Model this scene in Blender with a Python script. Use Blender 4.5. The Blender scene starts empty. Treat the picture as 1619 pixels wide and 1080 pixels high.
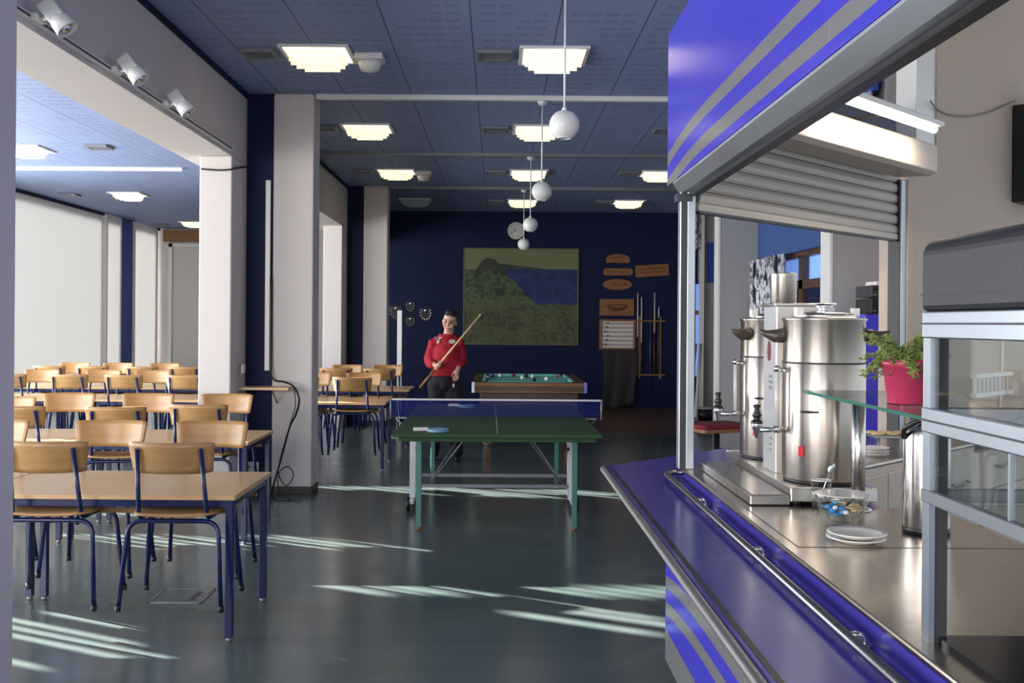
import bpy, math, random
from mathutils import Vector, Matrix, Quaternion
random.seed(7)
PI = math.pi
R = math.radians
SC = bpy.context.scene
COL = SC.collection

# ------------------------------------------------------------------ camera, light, exposure
F = 1620.0                      # focal length in pixels of the 1619 px wide frame
CX, CY, EYE = 785.5, 510.5, 1.57
RHO = 0.0075
cd = bpy.data.cameras.new('camera'); cam = bpy.data.objects.new('camera', cd); COL.objects.link(cam)
cd.sensor_width = 36.0; cd.lens = 36.0*F/1619.0
cd.shift_x = (809.5-CX)/1619.0; cd.shift_y = -(540.0-CY)/1619.0
cd.clip_start = 0.05; cd.clip_end = 200
cam.location = (0, 0, EYE); cam.rotation_euler = (R(90), -RHO, 0)
SC.camera = cam

SC.view_settings.view_transform = 'Standard'; SC.view_settings.look = 'None'
SC.view_settings.gamma = 1.0; SC.view_settings.use_curve_mapping = False
SC.view_settings.exposure = 0.45

w = bpy.data.worlds.new('sky'); SC.world = w; w.use_nodes = True
bg = w.node_tree.nodes['Background']; bg.inputs[0].default_value = (0.80, 0.88, 1.0, 1); bg.inputs[1].default_value = 0.8

def sun(name, d, e, ang, col):
    l = bpy.data.lights.new(name, 'SUN'); o = bpy.data.objects.new(name, l); COL.objects.link(o)
    l.energy = e; l.angle = R(ang); l.color = col
    o.rotation_euler = Vector(d).to_track_quat('-Z', 'Y').to_euler(); o.location = (-12, 10, 8)
sun('sun', (1.0, -0.50, -0.33), 62.0, 0.5, (1.0, 0.97, 0.90))

def area(name, loc, d, sx, sy, e, col):
    l = bpy.data.lights.new(name, 'AREA'); o = bpy.data.objects.new(name, l); COL.objects.link(o)
    l.shape = 'RECTANGLE'; l.size = sx; l.size_y = sy; l.energy = e; l.color = col
    o.location = loc; o.rotation_euler = Vector(d).to_track_quat('-Z', 'Y').to_euler()
# daylight coming through the window bays of the left hall wall and the right hall wall
area('daylight_area', (-7.55, 8.0, 1.9), (1, 0, 0.10), 13.0, 2.4, 760, (0.95, 0.97, 1.0))
# fill added behind the camera, standing in for windows assumed there
area('daylight_area', (-4.8, -2.7, 2.2), (0.12, 1, 0), 5.0, 2.2, 350, (1.0, 0.96, 0.93))
area('daylight_area', (0.0, -2.7, 2.2), (0, 1, 0), 3.5, 2.0, 70, (1.0, 0.96, 0.93))

# ------------------------------------------------------------------ helpers
def unroll(px, py):
    dx, dy = px-CX, py-CY
    return dx+RHO*dy, dy-RHO*dx
def P(px, py, Y):               # a point of the photograph at distance Y
    dx, dy = unroll(px, py)
    return Vector((dx*Y/F, Y, EYE-dy*Y/F))
def PZ(px, py, Z):              # a point of the photograph at height Z
    dx, dy = unroll(px, py)
    Y = (EYE-Z)*F/dy
    return Vector((dx*Y/F, Y, Z))

class MB:
    def __init__(s): s.v = []; s.f = []; s.sm = []; s.mi = []; s.m = 0
    def add(s, vs, fs, smooth=False, M=None):
        b = len(s.v)
        for p in vs:
            p = Vector(p)
            s.v.append(M @ p if M is not None else p)
        for f in fs:
            s.f.append([b+i for i in f]); s.sm.append(smooth); s.mi.append(s.m)
        return s
    def box(s, c, d, M=None, rz=0):
        x, y, z = d[0]/2, d[1]/2, d[2]/2
        T = Matrix.Translation(c) @ Matrix.Rotation(rz, 4, 'Z')
        if M is not None: T = M @ T
        vs = [(a*x, b*y, e*z) for a in (-1, 1) for b in (-1, 1) for e in (-1, 1)]
        return s.add(vs, [(0,1,3,2),(4,6,7,5),(0,4,5,1),(2,3,7,6),(0,2,6,4),(1,5,7,3)], False, T)
    def bb(s, x0, x1, y0, y1, z0, z1, M=None):
        return s.box(((x0+x1)/2, (y0+y1)/2, (z0+z1)/2), (x1-x0, y1-y0, z1-z0), M)
    def tube(s, pts, r, n=10, M=None, closed=False, smooth=True):
        pts = [Vector(p) for p in pts]; k = len(pts)
        rs = r if isinstance(r, (list, tuple)) else [r]*k
        vs = []; fs = []; up = None
        for i, p in enumerate(pts):
            if closed: t = pts[(i+1) % k]-pts[i-1]
            else: t = pts[min(i+1, k-1)]-pts[max(i-1, 0)]
            t.normalize()
            if up is None:
                up = Vector((0, 0, 1)) if abs(t.z) < .9 else Vector((1, 0, 0))
            a = t.cross(up)
            if a.length < 1e-5: a = t.orthogonal()
            a.normalize(); b = a.cross(t).normalized(); up = b
            for j in range(n):
                q = 2*PI*j/n
                vs.append(p+(a*math.cos(q)+b*math.sin(q))*rs[i])
        for i in range(k if closed else k-1):
            for j in range(n):
                fs.append((i*n+j, i*n+(j+1) % n, ((i+1) % k)*n+(j+1) % n, ((i+1) % k)*n+j))
        s.add(vs, fs, smooth, M)
        if not closed:
            b0 = len(s.v)-len(vs)
            s.f.append([b0+j for j in reversed(range(n))]); s.sm.append(False); s.mi.append(s.m)
            s.f.append([b0+(k-1)*n+j for j in range(n)]); s.sm.append(False); s.mi.append(s.m)
        return s
    def lathe(s, prof, c=(0, 0, 0), n=24, M=None, smooth=True):
        T = Matrix.Translation(c)
        if M is not None: T = M @ T
        vs = []; fs = []; k = len(prof)
        for r, z in prof:
            for j in range(n):
                q = 2*PI*j/n; vs.append((r*math.cos(q), r*math.sin(q), z))
        for i in range(k-1):
            for j in range(n):
                fs.append((i*n+j, i*n+(j+1) % n, (i+1)*n+(j+1) % n, (i+1)*n+j))
        s.add(vs, fs, smooth, T)
        b0 = len(s.v)-len(vs)
        if prof[0][0] > 1e-4: s.f.append([b0+j for j in reversed(range(n))]); s.sm.append(False); s.mi.append(s.m)
        if prof[-1][0] > 1e-4: s.f.append([b0+(k-1)*n+j for j in range(n)]); s.sm.append(False); s.mi.append(s.m)
        return s
    def sph(s, c, r, n=16, M=None, sc=(1, 1, 1)):
        T = Matrix.Translation(c) @ Matrix.Diagonal((sc[0], sc[1], sc[2], 1))
        if M is not None: T = M @ T
        m = max(6, n//2)
        prof = [(max(r*math.sin(PI*i/m), 1e-5), -r*math.cos(PI*i/m)) for i in range(m+1)]
        return s.lathe(prof, (0, 0, 0), n, T)
    def prism(s, poly, z0, z1, M=None):
        n = len(poly)
        ar = sum(poly[i][0]*poly[(i+1) % n][1]-poly[(i+1) % n][0]*poly[i][1] for i in range(n))
        if ar < 0: poly = poly[::-1]
        vs = [(x, y, z0) for x, y in poly]+[(x, y, z1) for x, y in poly]
        fs = [tuple(reversed(range(n))), tuple(range(n, 2*n))]+[(i, (i+1) % n, n+(i+1) % n, n+i) for i in range(n)]
        return s.add(vs, fs, False, M)
    def build(s, name, m, parent=None, bevel=0, sub=0, world=False, seg=2):
        me = bpy.data.meshes.new(name)
        me.from_pydata([tuple(v) for v in s.v], [], s.f)
        ms = m if isinstance(m, (list, tuple)) else [m]
        for q in ms: me.materials.append(q)
        for p, sm, mi in zip(me.polygons, s.sm, s.mi): p.use_smooth = sm; p.material_index = mi
        me.update()
        o = bpy.data.objects.new(name, me); COL.objects.link(o)
        if parent is not None:
            o.parent = parent
            if world: o.matrix_parent_inverse = root_matrix(parent).inverted()
        if bevel:
            b = o.modifiers.new('bevel', 'BEVEL'); b.width = bevel; b.segments = seg; b.limit_method = 'ANGLE'; b.angle_limit = R(40)
        if sub:
            b = o.modifiers.new('sub', 'SUBSURF'); b.levels = sub; b.render_levels = sub
        return o
def root_matrix(o):
    m = Matrix.LocRotScale(o.location, o.rotation_euler, o.scale)
    if o.parent is not None: m = root_matrix(o.parent) @ o.matrix_parent_inverse @ m
    return m
def thing(name, label, cat, loc=(0, 0, 0), rz=0, group=None):
    o = bpy.data.objects.new(name, None); COL.objects.link(o)
    o.empty_display_size = .1; o.location = loc; o.rotation_euler = (0, 0, rz)
    return tag(o, label, cat, group)
def tag(o, label, cat, group=None):
    o['label'] = label; o['category'] = cat
    if group: o['group'] = group
    return o
def struct(o):
    o['kind'] = 'structure'; return o
def dup(root, loc, rz, label, group=None):
    r = root.copy(); COL.objects.link(r); r.location = loc; r.rotation_euler = (0, 0, rz); r['label'] = label
    if group: r['group'] = group
    for ch in list(root.children):
        c = ch.copy(); COL.objects.link(c); c.parent = r
        for g in list(ch.children):
            d = g.copy(); COL.objects.link(d); d.parent = c
    return r
def arc(p0, p1, p2, r, n=6):    # rounded corner at p1
    p0, p1, p2 = Vector(p0), Vector(p1), Vector(p2)
    a = (p0-p1).normalized(); b = (p2-p1).normalized()
    A = p1+a*r; B = p1+b*r
    return [A*(1-t)**2+p1*2*t*(1-t)+B*t*t for t in [i/n for i in range(n+1)]]
def rounded(pts, r, n=5):
    out = [Vector(pts[0])]
    for i in range(1, len(pts)-1): out += arc(pts[i-1], pts[i], pts[i+1], r, n)
    out.append(Vector(pts[-1])); return out
def rrect(x0, x1, y0, y1, r, n=5):
    out = []
    for cx, cy, a in ((x1-r, y0+r, -90), (x1-r, y1-r, 0), (x0+r, y1-r, 90), (x0+r, y0+r, 180)):
        for i in range(n+1):
            q = R(a+90*i/n); out.append((cx+r*math.cos(q), cy+r*math.sin(q)))
    return out
def smooth_path(pts, n=8):
    pts = [Vector(p) for p in pts]; out = []
    for i in range(len(pts)-1):
        p0 = pts[max(i-1, 0)]; p1 = pts[i]; p2 = pts[i+1]; p3 = pts[min(i+2, len(pts)-1)]
        for k in range(n):
            t = k/n
            out.append(.5*((2*p1)+(-p0+p2)*t+(2*p0-5*p1+4*p2-p3)*t*t+(-p0+3*p1-3*p2+p3)*t**3))
    out.append(pts[-1]); return out
WALLM = lambda o: Matrix.Translation(o) @ Matrix.Rotation(R(90), 4, 'X')     # local xy -> world xz, local +z -> -y

# ------------------------------------------------------------------ materials
def lin(c):
    def f(u):
        u /= 255.0
        return u/12.92 if u <= .04045 else ((u+.055)/1.055)**2.4
    return (f(c[0]), f(c[1]), f(c[2]), 1)
class NT:
    def __init__(s, name):
        s.mat = bpy.data.materials.new(name); s.mat.use_nodes = True
        s.t = s.mat.node_tree; s.b = s.t.nodes['Principled BSDF']
    def n(s, typ, **k):
        o = s.t.nodes.new(typ)
        for a, v in k.items(): setattr(o, a, v)
        return o
    def l(s, a, b): s.t.links.new(a, b)
    def setv(s, sock, v):
        if isinstance(v, bpy.types.NodeSocket): s.l(v, sock)
        else: sock.default_value = v
    def math(s, op, a, b=0.0, c=0.0):
        o = s.n('ShaderNodeMath', operation=op)
        for i, v in enumerate((a, b, c)): s.setv(o.inputs[i], v)
        return o.outputs[0]
    def mix(s, f, a, b):
        o = s.n('ShaderNodeMix', data_type='RGBA')
        s.setv(o.inputs[0], f); s.setv(o.inputs[6], a); s.setv(o.inputs[7], b); return o.outputs[2]
    def coord(s, which='Object', scale=(1, 1, 1), rot=(0, 0, 0)):
        t = s.n('ShaderNodeTexCoord'); m = s.n('ShaderNodeMapping')
        m.inputs['Scale'].default_value = scale; m.inputs['Rotation'].default_value = rot
        s.l(t.outputs[which], m.inputs[0]); return m.outputs[0]
    def xyz(s, v):
        o = s.n('ShaderNodeSeparateXYZ'); s.l(v, o.inputs[0]); return o.outputs
    def noise(s, v, scale, detail=3, rough=.5):
        o = s.n('ShaderNodeTexNoise'); s.l(v, o.inputs['Vector']); o.inputs['Scale'].default_value = scale
        o.inputs['Detail'].default_value = detail; o.inputs['Roughness'].default_value = rough; return o.outputs[0]
    def ramp(s, f, stops):
        o = s.n('ShaderNodeValToRGB'); e = o.color_ramp.elements
        while len(e) < len(stops): e.new(.5)
        for k, (p, c) in enumerate(stops): e[k].position = p; e[k].color = c
        s.l(f, o.inputs[0]); return o.outputs[0]
    def bump(s, h, strength=.2, dist=.01):
        o = s.n('ShaderNodeBump'); o.inputs['Strength'].default_value = strength; o.inputs['Distance'].default_value = dist
        s.l(h, o.inputs['Height']); s.l(o.outputs[0], s.b.inputs['Normal'])
    def out(s, col=None, rough=None, metal=None, spec=None):
        for k, v in (('Base Color', col), ('Roughness', rough), ('Metallic', metal), ('Specular IOR Level', spec)):
            if v is not None: s.setv(s.b.inputs[k], v)
        return s.mat
def paint(name, c, rough=.5, metal=0., var=.06, scale=6, spec=.5, bump=0, which='Object'):
    t = NT(name); c = lin(c); v = t.coord(which)
    f = t.noise(v, scale, 4)
    a = tuple(min(1, x*(1+var)) for x in c[:3])+(1,); b = tuple(x*(1-var) for x in c[:3])+(1,)
    if bump: t.bump(t.noise(v, scale*14, 3), bump, .004)
    return t.out(t.mix(f, a, b), rough, metal, spec)
def emit(name, c, e):
    t = NT(name); t.b.inputs['Base Color'].default_value = lin(c)
    t.b.inputs['Emission Color'].default_value = lin(c); t.b.inputs['Emission Strength'].default_value = e; return t.mat
def wood(name, c1, c2, sc=(3, 40, 40), rough=.35):
    t = NT(name); v = t.coord('Object', sc)
    f = t.noise(v, 1.0, 5, .6); g = t.noise(t.coord('Object', (1, 4, 4)), 2.0, 2)
    f = t.math('ADD', t.math('MULTIPLY', f, .7), t.math('MULTIPLY', g, .3))
    return t.out(t.ramp(f, [(.3, lin(c1)), (.7, lin(c2))]), rough)
def steel(name, c=(196, 196, 194), rough=.28, sc=(1, 1, 60), aniso=0):
    t = NT(name); v = t.coord('Object', sc); f = t.noise(v, 6, 4)
    r = t.math('ADD', t.math('MULTIPLY', f, .10), rough-.05)
    return t.out(t.mix(t.noise(t.coord(), 5, 2), lin(c), tuple(x*.86 for x in lin(c)[:3])+(1,)), r, 1.0)
def glass(name, tint=(251, 253, 252), k=1.0, rough=.02, base=.04):
    m = bpy.data.materials.new(name); m.use_nodes = True; t = m.node_tree; t.nodes.clear()
    o = t.nodes.new('ShaderNodeOutputMaterial'); mx = t.nodes.new('ShaderNodeMixShader')
    tr = t.nodes.new('ShaderNodeBsdfTransparent'); tr.inputs[0].default_value = lin(tint)
    gl = t.nodes.new('ShaderNodeBsdfGlossy'); gl.inputs['Roughness'].default_value = rough
    lw = t.nodes.new('ShaderNodeLayerWeight'); lw.inputs[0].default_value = .5
    pw = t.nodes.new('ShaderNodeMath'); pw.operation = 'POWER'; pw.inputs[1].default_value = 4.0
    mu = t.nodes.new('ShaderNodeMath'); mu.operation = 'MULTIPLY_ADD'; mu.inputs[1].default_value = .8*k; mu.inputs[2].default_value = base
    t.links.new(lw.outputs['Facing'], pw.inputs[0]); t.links.new(pw.outputs[0], mu.inputs[0]); t.links.new(mu.outputs[0], mx.inputs[0])
    t.links.new(tr.outputs[0], mx.inputs[1]); t.links.new(gl.outputs[0], mx.inputs[2]); t.links.new(mx.outputs[0], o.inputs[0])
    return m

M = {}
M['white_wall'] = paint('white_wall_paint', (212, 205, 199), .75, var=.03, scale=2, bump=.05)
M['grey_wall'] = paint('grey_wall_paint', (168, 166, 166), .7, var=.03, scale=2, bump=.05)
M['beam'] = paint('taupe_beam_paint', (212, 204, 199), .7, var=.04, scale=2, bump=.05)
M['navy'] = paint('navy_wall_paint', (17, 27, 61), .6, var=.10, scale=1.5, spec=.2, bump=.04)
M['blue_panel'] = paint('blue_board_paint', (36, 74, 160), .5, var=.05, scale=2)
M['beige_wall'] = paint('beige_wall_paint', (188, 172, 158), .75, var=.03, scale=2, bump=.05)
M['white_metal'] = paint('white_enamel', (226, 226, 222), .3, var=.02)
M['white_plastic'] = paint('white_plastic', (222, 222, 216), .35, var=.02)
M['blue_frame'] = paint('blue_enamel_tube', (17, 31, 78), .2, var=.06)
M['kiosk_blue'] = paint('violet_blue_laminate', (70, 66, 205), .22, var=.05, scale=1)
M['shelf_blue'] = paint('violet_blue_shelf_laminate', (62, 56, 150), .22, var=.06, scale=2)
M['black'] = paint('black_plastic', (22, 22, 24), .4, var=.1)
M['dark'] = paint('dark_grey_metal', (52, 54, 58), .45, var=.08)
M['grey_metal'] = paint('grey_steel_paint', (128, 132, 136), .4, .4, var=.05)
M['base_dark'] = paint('dark_skirting', (52, 48, 46), .5, var=.1)
M['chair_wood'] = wood('birch_plywood', (164, 122, 72), (190, 148, 94), (2.5, 30, 30), .32)
M['table_wood'] = wood('beech_laminate', (204, 166, 116), (218, 184, 136), (2, 30, 30), .28)
M['brown_wood'] = wood('brown_wood', (122, 82, 48), (150, 104, 62), (3, 30, 30), .4)
M['dark_wood'] = wood('dark_wood', (70, 50, 38), (92, 66, 50), (3, 30, 30), .35)
M['cue_wood'] = wood('maple_wood', (205, 165, 112), (222, 186, 138), (30, 30, 3), .3)
def brushed(name, c, rough, an):
    t = NT(name); t.out(lin(c), rough, 1.0)
    tg = t.n('ShaderNodeTangent', direction_type='RADIAL', axis='Z'); t.l(tg.outputs[0], t.b.inputs['Tangent'])
    t.b.inputs['Anisotropic'].default_value = an; t.b.inputs['Anisotropic Rotation'].default_value = .25
    return t.mat
M['urn'] = brushed('circular_brushed_steel', (206, 196, 184), .30, .85)
M['pole'] = brushed('turned_steel', (220, 216, 210), .18, .8)
M['rail'] = paint('dull_steel_rail', (150, 148, 146), .3, 1.0, var=.02)
M['satin_rail'] = paint('satin_steel_rail', (158, 156, 154), .5, 1.0, var=.01)
M['handle'] = paint('dark_bronze_handle', (70, 60, 50), .35)
M['steel'] = steel('brushed_steel', (222, 218, 212), .27, (.6, .6, .6))
M['steel_top'] = steel('worn_worktop_steel', (198, 187, 175), .24, (2, 6, 1))
M['chrome'] = steel('polished_steel', (225, 225, 225), .12, (.5, .5, .5))
M['alu'] = steel('aluminium_profile', (176, 184, 192), .38, (.5, .5, .5))
def backlit_panel_material():  # used for blinds, and on wall bays and pilasters to brighten them from behind
    t = NT('white_backlit_panel'); t.b.inputs['Base Color'].default_value = lin((222, 222, 222)); t.b.inputs['Roughness'].default_value = .8
    o = [n for n in t.t.nodes if n.type == 'OUTPUT_MATERIAL'][0]
    tr = t.n('ShaderNodeBsdfTranslucent'); tr.inputs[0].default_value = (.9, .9, .9, 1)
    mx = t.n('ShaderNodeMixShader'); mx.inputs[0].default_value = .14
    t.l(t.b.outputs[0], mx.inputs[1]); t.l(tr.outputs[0], mx.inputs[2]); t.l(mx.outputs[0], o.inputs[0]); return t.mat
M['backlit_panel'] = backlit_panel_material()
M['glass'] = glass('clear_glass')
M['shelf_glass'] = glass('green_edged_glass', (240, 248, 245))
M['glass_edge'] = paint('green_glass_edge', (54, 120, 104), .2, var=.05)
M['cream'] = paint('cream_lacquer', (196, 184, 172), .45, var=.02)
M['slat'] = paint('cream_shutter_slat', (168, 161, 152), .42, .15, var=.03)
M['teal'] = paint('green_enamel_leg', (74, 128, 118), .35, var=.06)
M['pong_green'] = paint('dark_green_table_paint', (42, 76, 44), .55, var=.12, scale=3, spec=.25)
M['baize'] = paint('teal_baize', (104, 186, 174), .9, var=.05, scale=8)
M['red_fabric'] = paint('red_hoodie_cotton', (160, 20, 42), .85, var=.10, scale=9, bump=.3)
M['skin'] = paint('skin', (206, 160, 138), .5, var=.05, scale=14)
M['hair'] = paint('black_hair', (24, 20, 20), .6, var=.3, scale=60)
M['black_fabric'] = paint('black_trouser_cloth', (26, 26, 32), .9, var=.15, scale=12, bump=.3)
M['cover'] = paint('dark_grey_cover_cloth', (42, 38, 42), .8, var=.12, scale=6, bump=.3)
M['maroon'] = paint('maroon_velour', (120, 24, 42), .85, var=.1, scale=12)
M['pot'] = paint('raspberry_pot', (188, 58, 92), .35, var=.04)
M['leaf'] = paint('green_leaves', (140, 158, 88), .55, var=.3, scale=25)
M['tip_leaf'] = paint('reddish_leaf_tips', (146, 106, 84), .55, var=.3, scale=25)
M['china'] = paint('white_china', (236, 232, 224), .15, var=.01)
M['paddle_blue'] = paint('light_blue_rubber', (120, 160, 190), .5, var=.05)
M['paper'] = paint('white_board', (206, 202, 198), .6, var=.03)
M['lamp_on'] = emit('warm_diffuser', (255, 243, 220), 1.6)
M['louvre_on'] = emit('lit_louvre', (255, 242, 216), .32)
M['louvre_off'] = paint('unlit_louvre', (170, 180, 186), .4, var=.02)
M['tube_on'] = emit('fluorescent_tube', (255, 246, 228), 5.0)
M['candy_blue'] = paint('blue_wrapper', (70, 150, 215), .3, var=.1, scale=30)
M['candy_white'] = paint('white_wrapper', (226, 232, 236), .3, var=.05, scale=30)
M['sugar'] = paint('brown_sugar_sachets', (206, 178, 140), .5, var=.1, scale=30)
M['outside'] = emit('daylight_pane', (120, 160, 235), 0.55)

def floor_material():
    t = NT('green_grey_linoleum'); v = t.coord('Object')
    a = t.noise(v, .7, 4); b = t.noise(v, 45, 3, .7); st = t.noise(t.coord('Object', (.5, 5, 1)), 1.2, 4)
    f = t.math('ADD', t.math('MULTIPLY', a, .45), t.math('ADD', t.math('MULTIPLY', b, .12), t.math('MULTIPLY', st, .3)))
    c = t.ramp(f, [(.3, lin((78, 90, 89))), (.7, lin((100, 112, 109)))])
    r = t.math('ADD', t.math('MULTIPLY', t.noise(v, 3.0, 5), .16), .13)
    x = t.xyz(v)
    t.bump(t.noise(t.coord('Object', (1, .35, 1)), 7, 1), .03, .01)
    return t.out(c, r, 0, .55)
M['floor'] = floor_material()
def ceiling_material():
    t = NT('blue_perforated_ceiling_boards'); v = t.coord('Object'); x = t.xyz(v)
    u = t.math('FRACT', t.math('MULTIPLY', t.math('ADD', x[0], .197+60.0), 1/.6))
    seam = t.math('LESS_THAN', u, .016)
    d1 = t.math('LESS_THAN', t.math('FRACT', t.math('MULTIPLY', x[1], 6.0)), .34)
    d2 = t.math('LESS_THAN', t.math('FRACT', t.math('MULTIPLY', x[0], 8.3333)), .78)
    inner = t.math('MULTIPLY', t.math('GREATER_THAN', u, .10), t.math('LESS_THAN', u, .90))
    n = t.math('GREATER_THAN', t.noise(t.coord('Object', (1.7, 1.2, 1)), 1.6, 1), .46)
    dots = t.math('MULTIPLY', t.math('MULTIPLY', d1, d2), t.math('MULTIPLY', inner, n))
    base = t.mix(t.noise(v, 3, 3), lin((138, 154, 190)), lin((128, 144, 182)))
    c = t.mix(t.math('MULTIPLY', dots, .22), base, lin((40, 50, 76)))
    c = t.mix(t.math('MULTIPLY', seam, .75), c, lin((22, 28, 48)))
    return t.out(c, .6)
M['ceiling'] = ceiling_material()
def stripes_material(name, za, zb, wid, yend):
    t = NT(name); v = t.coord('Object'); x = t.xyz(v)
    k = t.math('SUBTRACT', x[1], yend-1.0); k = t.math('MAXIMUM', k, 0.0)
    drop = t.math('MULTIPLY', t.math('POWER', k, 2.2), .06)
    z = t.math('ADD', x[2], drop)
    m1 = t.math('LESS_THAN', t.math('ABSOLUTE', t.math('SUBTRACT', z, za)), wid)
    m2 = t.math('LESS_THAN', t.math('ABSOLUTE', t.math('SUBTRACT', z, zb)), wid)
    m = t.math('MAXIMUM', m1, m2)
    m = t.math('MAXIMUM', m, t.math('LESS_THAN', x[2], .235))
    blue = t.mix(t.noise(v, 1.0, 3), lin((66, 62, 206)), lin((74, 70, 198)))
    c = t.mix(m, blue, lin((128, 128, 128)))
    return t.out(c, .2, 0, .5)
M['fascia'] = stripes_material('striped_fascia_laminate', 2.405, 2.285, .028, 4.8)
M['front_panel'] = stripes_material('striped_front_laminate', .50, .385, .027, 4.5)
def painting_material():
    t = NT('landscape_oil_paint'); tc = t.n('ShaderNodeTexCoord'); v = tc.outputs['Generated']; x = t.xyz(v)
    X, Z = x[0], x[2]
    wob = t.math('MULTIPLY', t.math('SUBTRACT', t.noise(v, 7, 4), .5), .10)
    Zw = t.math('ADD', Z, wob)
    sky = t.mix(t.noise(v, 60, 2), lin((100, 108, 70)), lin((128, 132, 94)))
    leaf = t.ramp(t.math('ADD', t.math('MULTIPLY', t.noise(v, 22, 6, .8), .66), t.math('MULTIPLY', t.noise(v, 6, 3), .34)), [(.38, lin((18, 24, 22))), (.47, lin((50, 68, 46))), (.54, lin((92, 108, 66))), (.60, lin((44, 66, 52))), (.68, lin((96, 118, 92)))])
    oc = t.mix(t.noise(v, 9, 2), lin((116, 92, 44)), lin((60, 84, 60)))
    leaf2 = t.mix(t.math('MULTIPLY', t.math('LESS_THAN', Z, .42), t.math('MULTIPLY', t.noise(v, 24, 3), .7)), leaf, oc)
    sea = t.ramp(t.noise(v, 12, 4), [(.3, lin((20, 30, 68))), (.7, lin((34, 58, 118)))])
    hill = t.mix(t.noise(v, 24, 3), lin((42, 46, 36)), lin((66, 70, 46)))
    c = sky
    # headland, sea, slope
    h1 = t.math('SUBTRACT', .91, t.math('MULTIPLY', t.math('POWER', t.math('ABSOLUTE', t.math('SUBTRACT', X, .22)), 2.0), 9.0))
    h2 = t.math('SUBTRACT', .89, t.math('MULTIPLY', X, .135))
    head = t.math('MAXIMUM', t.math('LESS_THAN', Zw, h1), t.math('MULTIPLY', t.math('LESS_THAN', Z, h2), t.math('GREATER_THAN', X, .2)))
    c = t.mix(t.math('MULTIPLY', head, t.math('GREATER_THAN', Z, .3)), c, hill)
    c = t.mix(t.math('MULTIPLY', t.math('LESS_THAN', Z, .79), t.math('GREATER_THAN', X, .34)), c, sea)
    slope = t.math('MAXIMUM', t.math('SUBTRACT', 1.17, t.math('MULTIPLY', X, 1.18)), .42)
    slope = t.math('MINIMUM', slope, .78)
    c = t.mix(t.math('LESS_THAN', Zw, slope), c, leaf2)
    t.bump(t.noise(v, 60, 4), .4, .01)
    return t.out(c, .6)
M['painting'] = painting_material()
def curtain_material():
    t = NT('black_and_white_print_curtain'); v = t.coord('Object', (5, 5, 3))
    f = t.noise(v, 1.6, 3, .6)
    c = t.ramp(f, [(.40, lin((28, 28, 34))), (.46, lin((150, 152, 160))), (.52, lin((228, 230, 236))), (.60, lin((40, 40, 48))), (.64, lin((222, 226, 232)))])
    return t.out(c, .8)
M['curtain'] = curtain_material()
def curtain_red_material():
    t = NT('printed_curtain_with_red'); v = t.coord('Object', (7, 7, 5))
    f = t.noise(v, 1.6, 2, .6); g = t.noise(v, .9, 1)
    c = t.ramp(f, [(.40, lin((28, 28, 34))), (.46, lin((190, 192, 196))), (.56, lin((228, 230, 236))), (.60, lin((40, 40, 48))), (.64, lin((222, 226, 232)))])
    return t.out(t.mix(t.math('GREATER_THAN', g, .6), c, lin((206, 78, 44))), .8)
M['curtain_red'] = curtain_red_material()
def grille_material():
    t = NT('perforated_tray_steel'); v = t.coord('Object'); x = t.xyz(v)
    a = t.math('LESS_THAN', t.math('FRACT', t.math('MULTIPLY', x[1], 70.0)), .5)
    b = t.math('LESS_THAN', t.math('FRACT', t.math('MULTIPLY', x[0], 90.0)), .6)
    m = t.math('MULTIPLY', a, b)
    return t.out(t.mix(m, lin((196, 192, 186)), lin((96, 92, 88))), .25, 1.0)
M['grille'] = grille_material()
def net_material():
    m = bpy.data.materials.new('blue_net_mesh'); m.use_nodes = True; t = m.node_tree; t.nodes.clear()
    o = t.nodes.new('ShaderNodeOutputMaterial'); mx = t.nodes.new('ShaderNodeMixShader'); mx.inputs[0].default_value = .30
    tr = t.nodes.new('ShaderNodeBsdfTransparent'); d = t.nodes.new('ShaderNodeBsdfDiffuse'); d.inputs[0].default_value = lin((40, 50, 122))
    t.links.new(tr.outputs[0], mx.inputs[1]); t.links.new(d.outputs[0], mx.inputs[2]); t.links.new(mx.outputs[0], o.inputs[0]); return m
M['net'] = net_material()

# ------------------------------------------------------------------ the setting
HC = 3.64                                       # ceiling height
WX, FY = -7.65, 19.06                           # left wall, back wall
struct(MB().bb(-8.2, 8, -3, 24, -.1, 0).build('floor', M['floor']))
struct(MB().prism([(-8.2, -3), (1.35, -3), (1.35, 5.2), (8, 11.85), (8, 24), (-8.2, 24)], HC, HC+.1).build('ceiling', M['ceiling']))
# back wall with a window to the right end
struct(MB().bb(-2.3, 3.55, FY, FY+.2, 0, HC).build('wall_back', M['navy']))
struct(MB().bb(-8.0, -2.1, 23.1, 23.3, 0, HC).build('wall_back_left', M['white_wall']))
struct(MB().bb(-2.3, -2.1, FY+.2, 23.1, 0, HC).build('wall_side_left', M['white_wall']))
# brown floor area in the back right corner
struct(MB().bb(1.25, 4.86, 14.6, FY, 0, .004).build('floor_strip_back', paint('brown_floor_covering', (92, 66, 54), .35, var=.1)))

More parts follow.
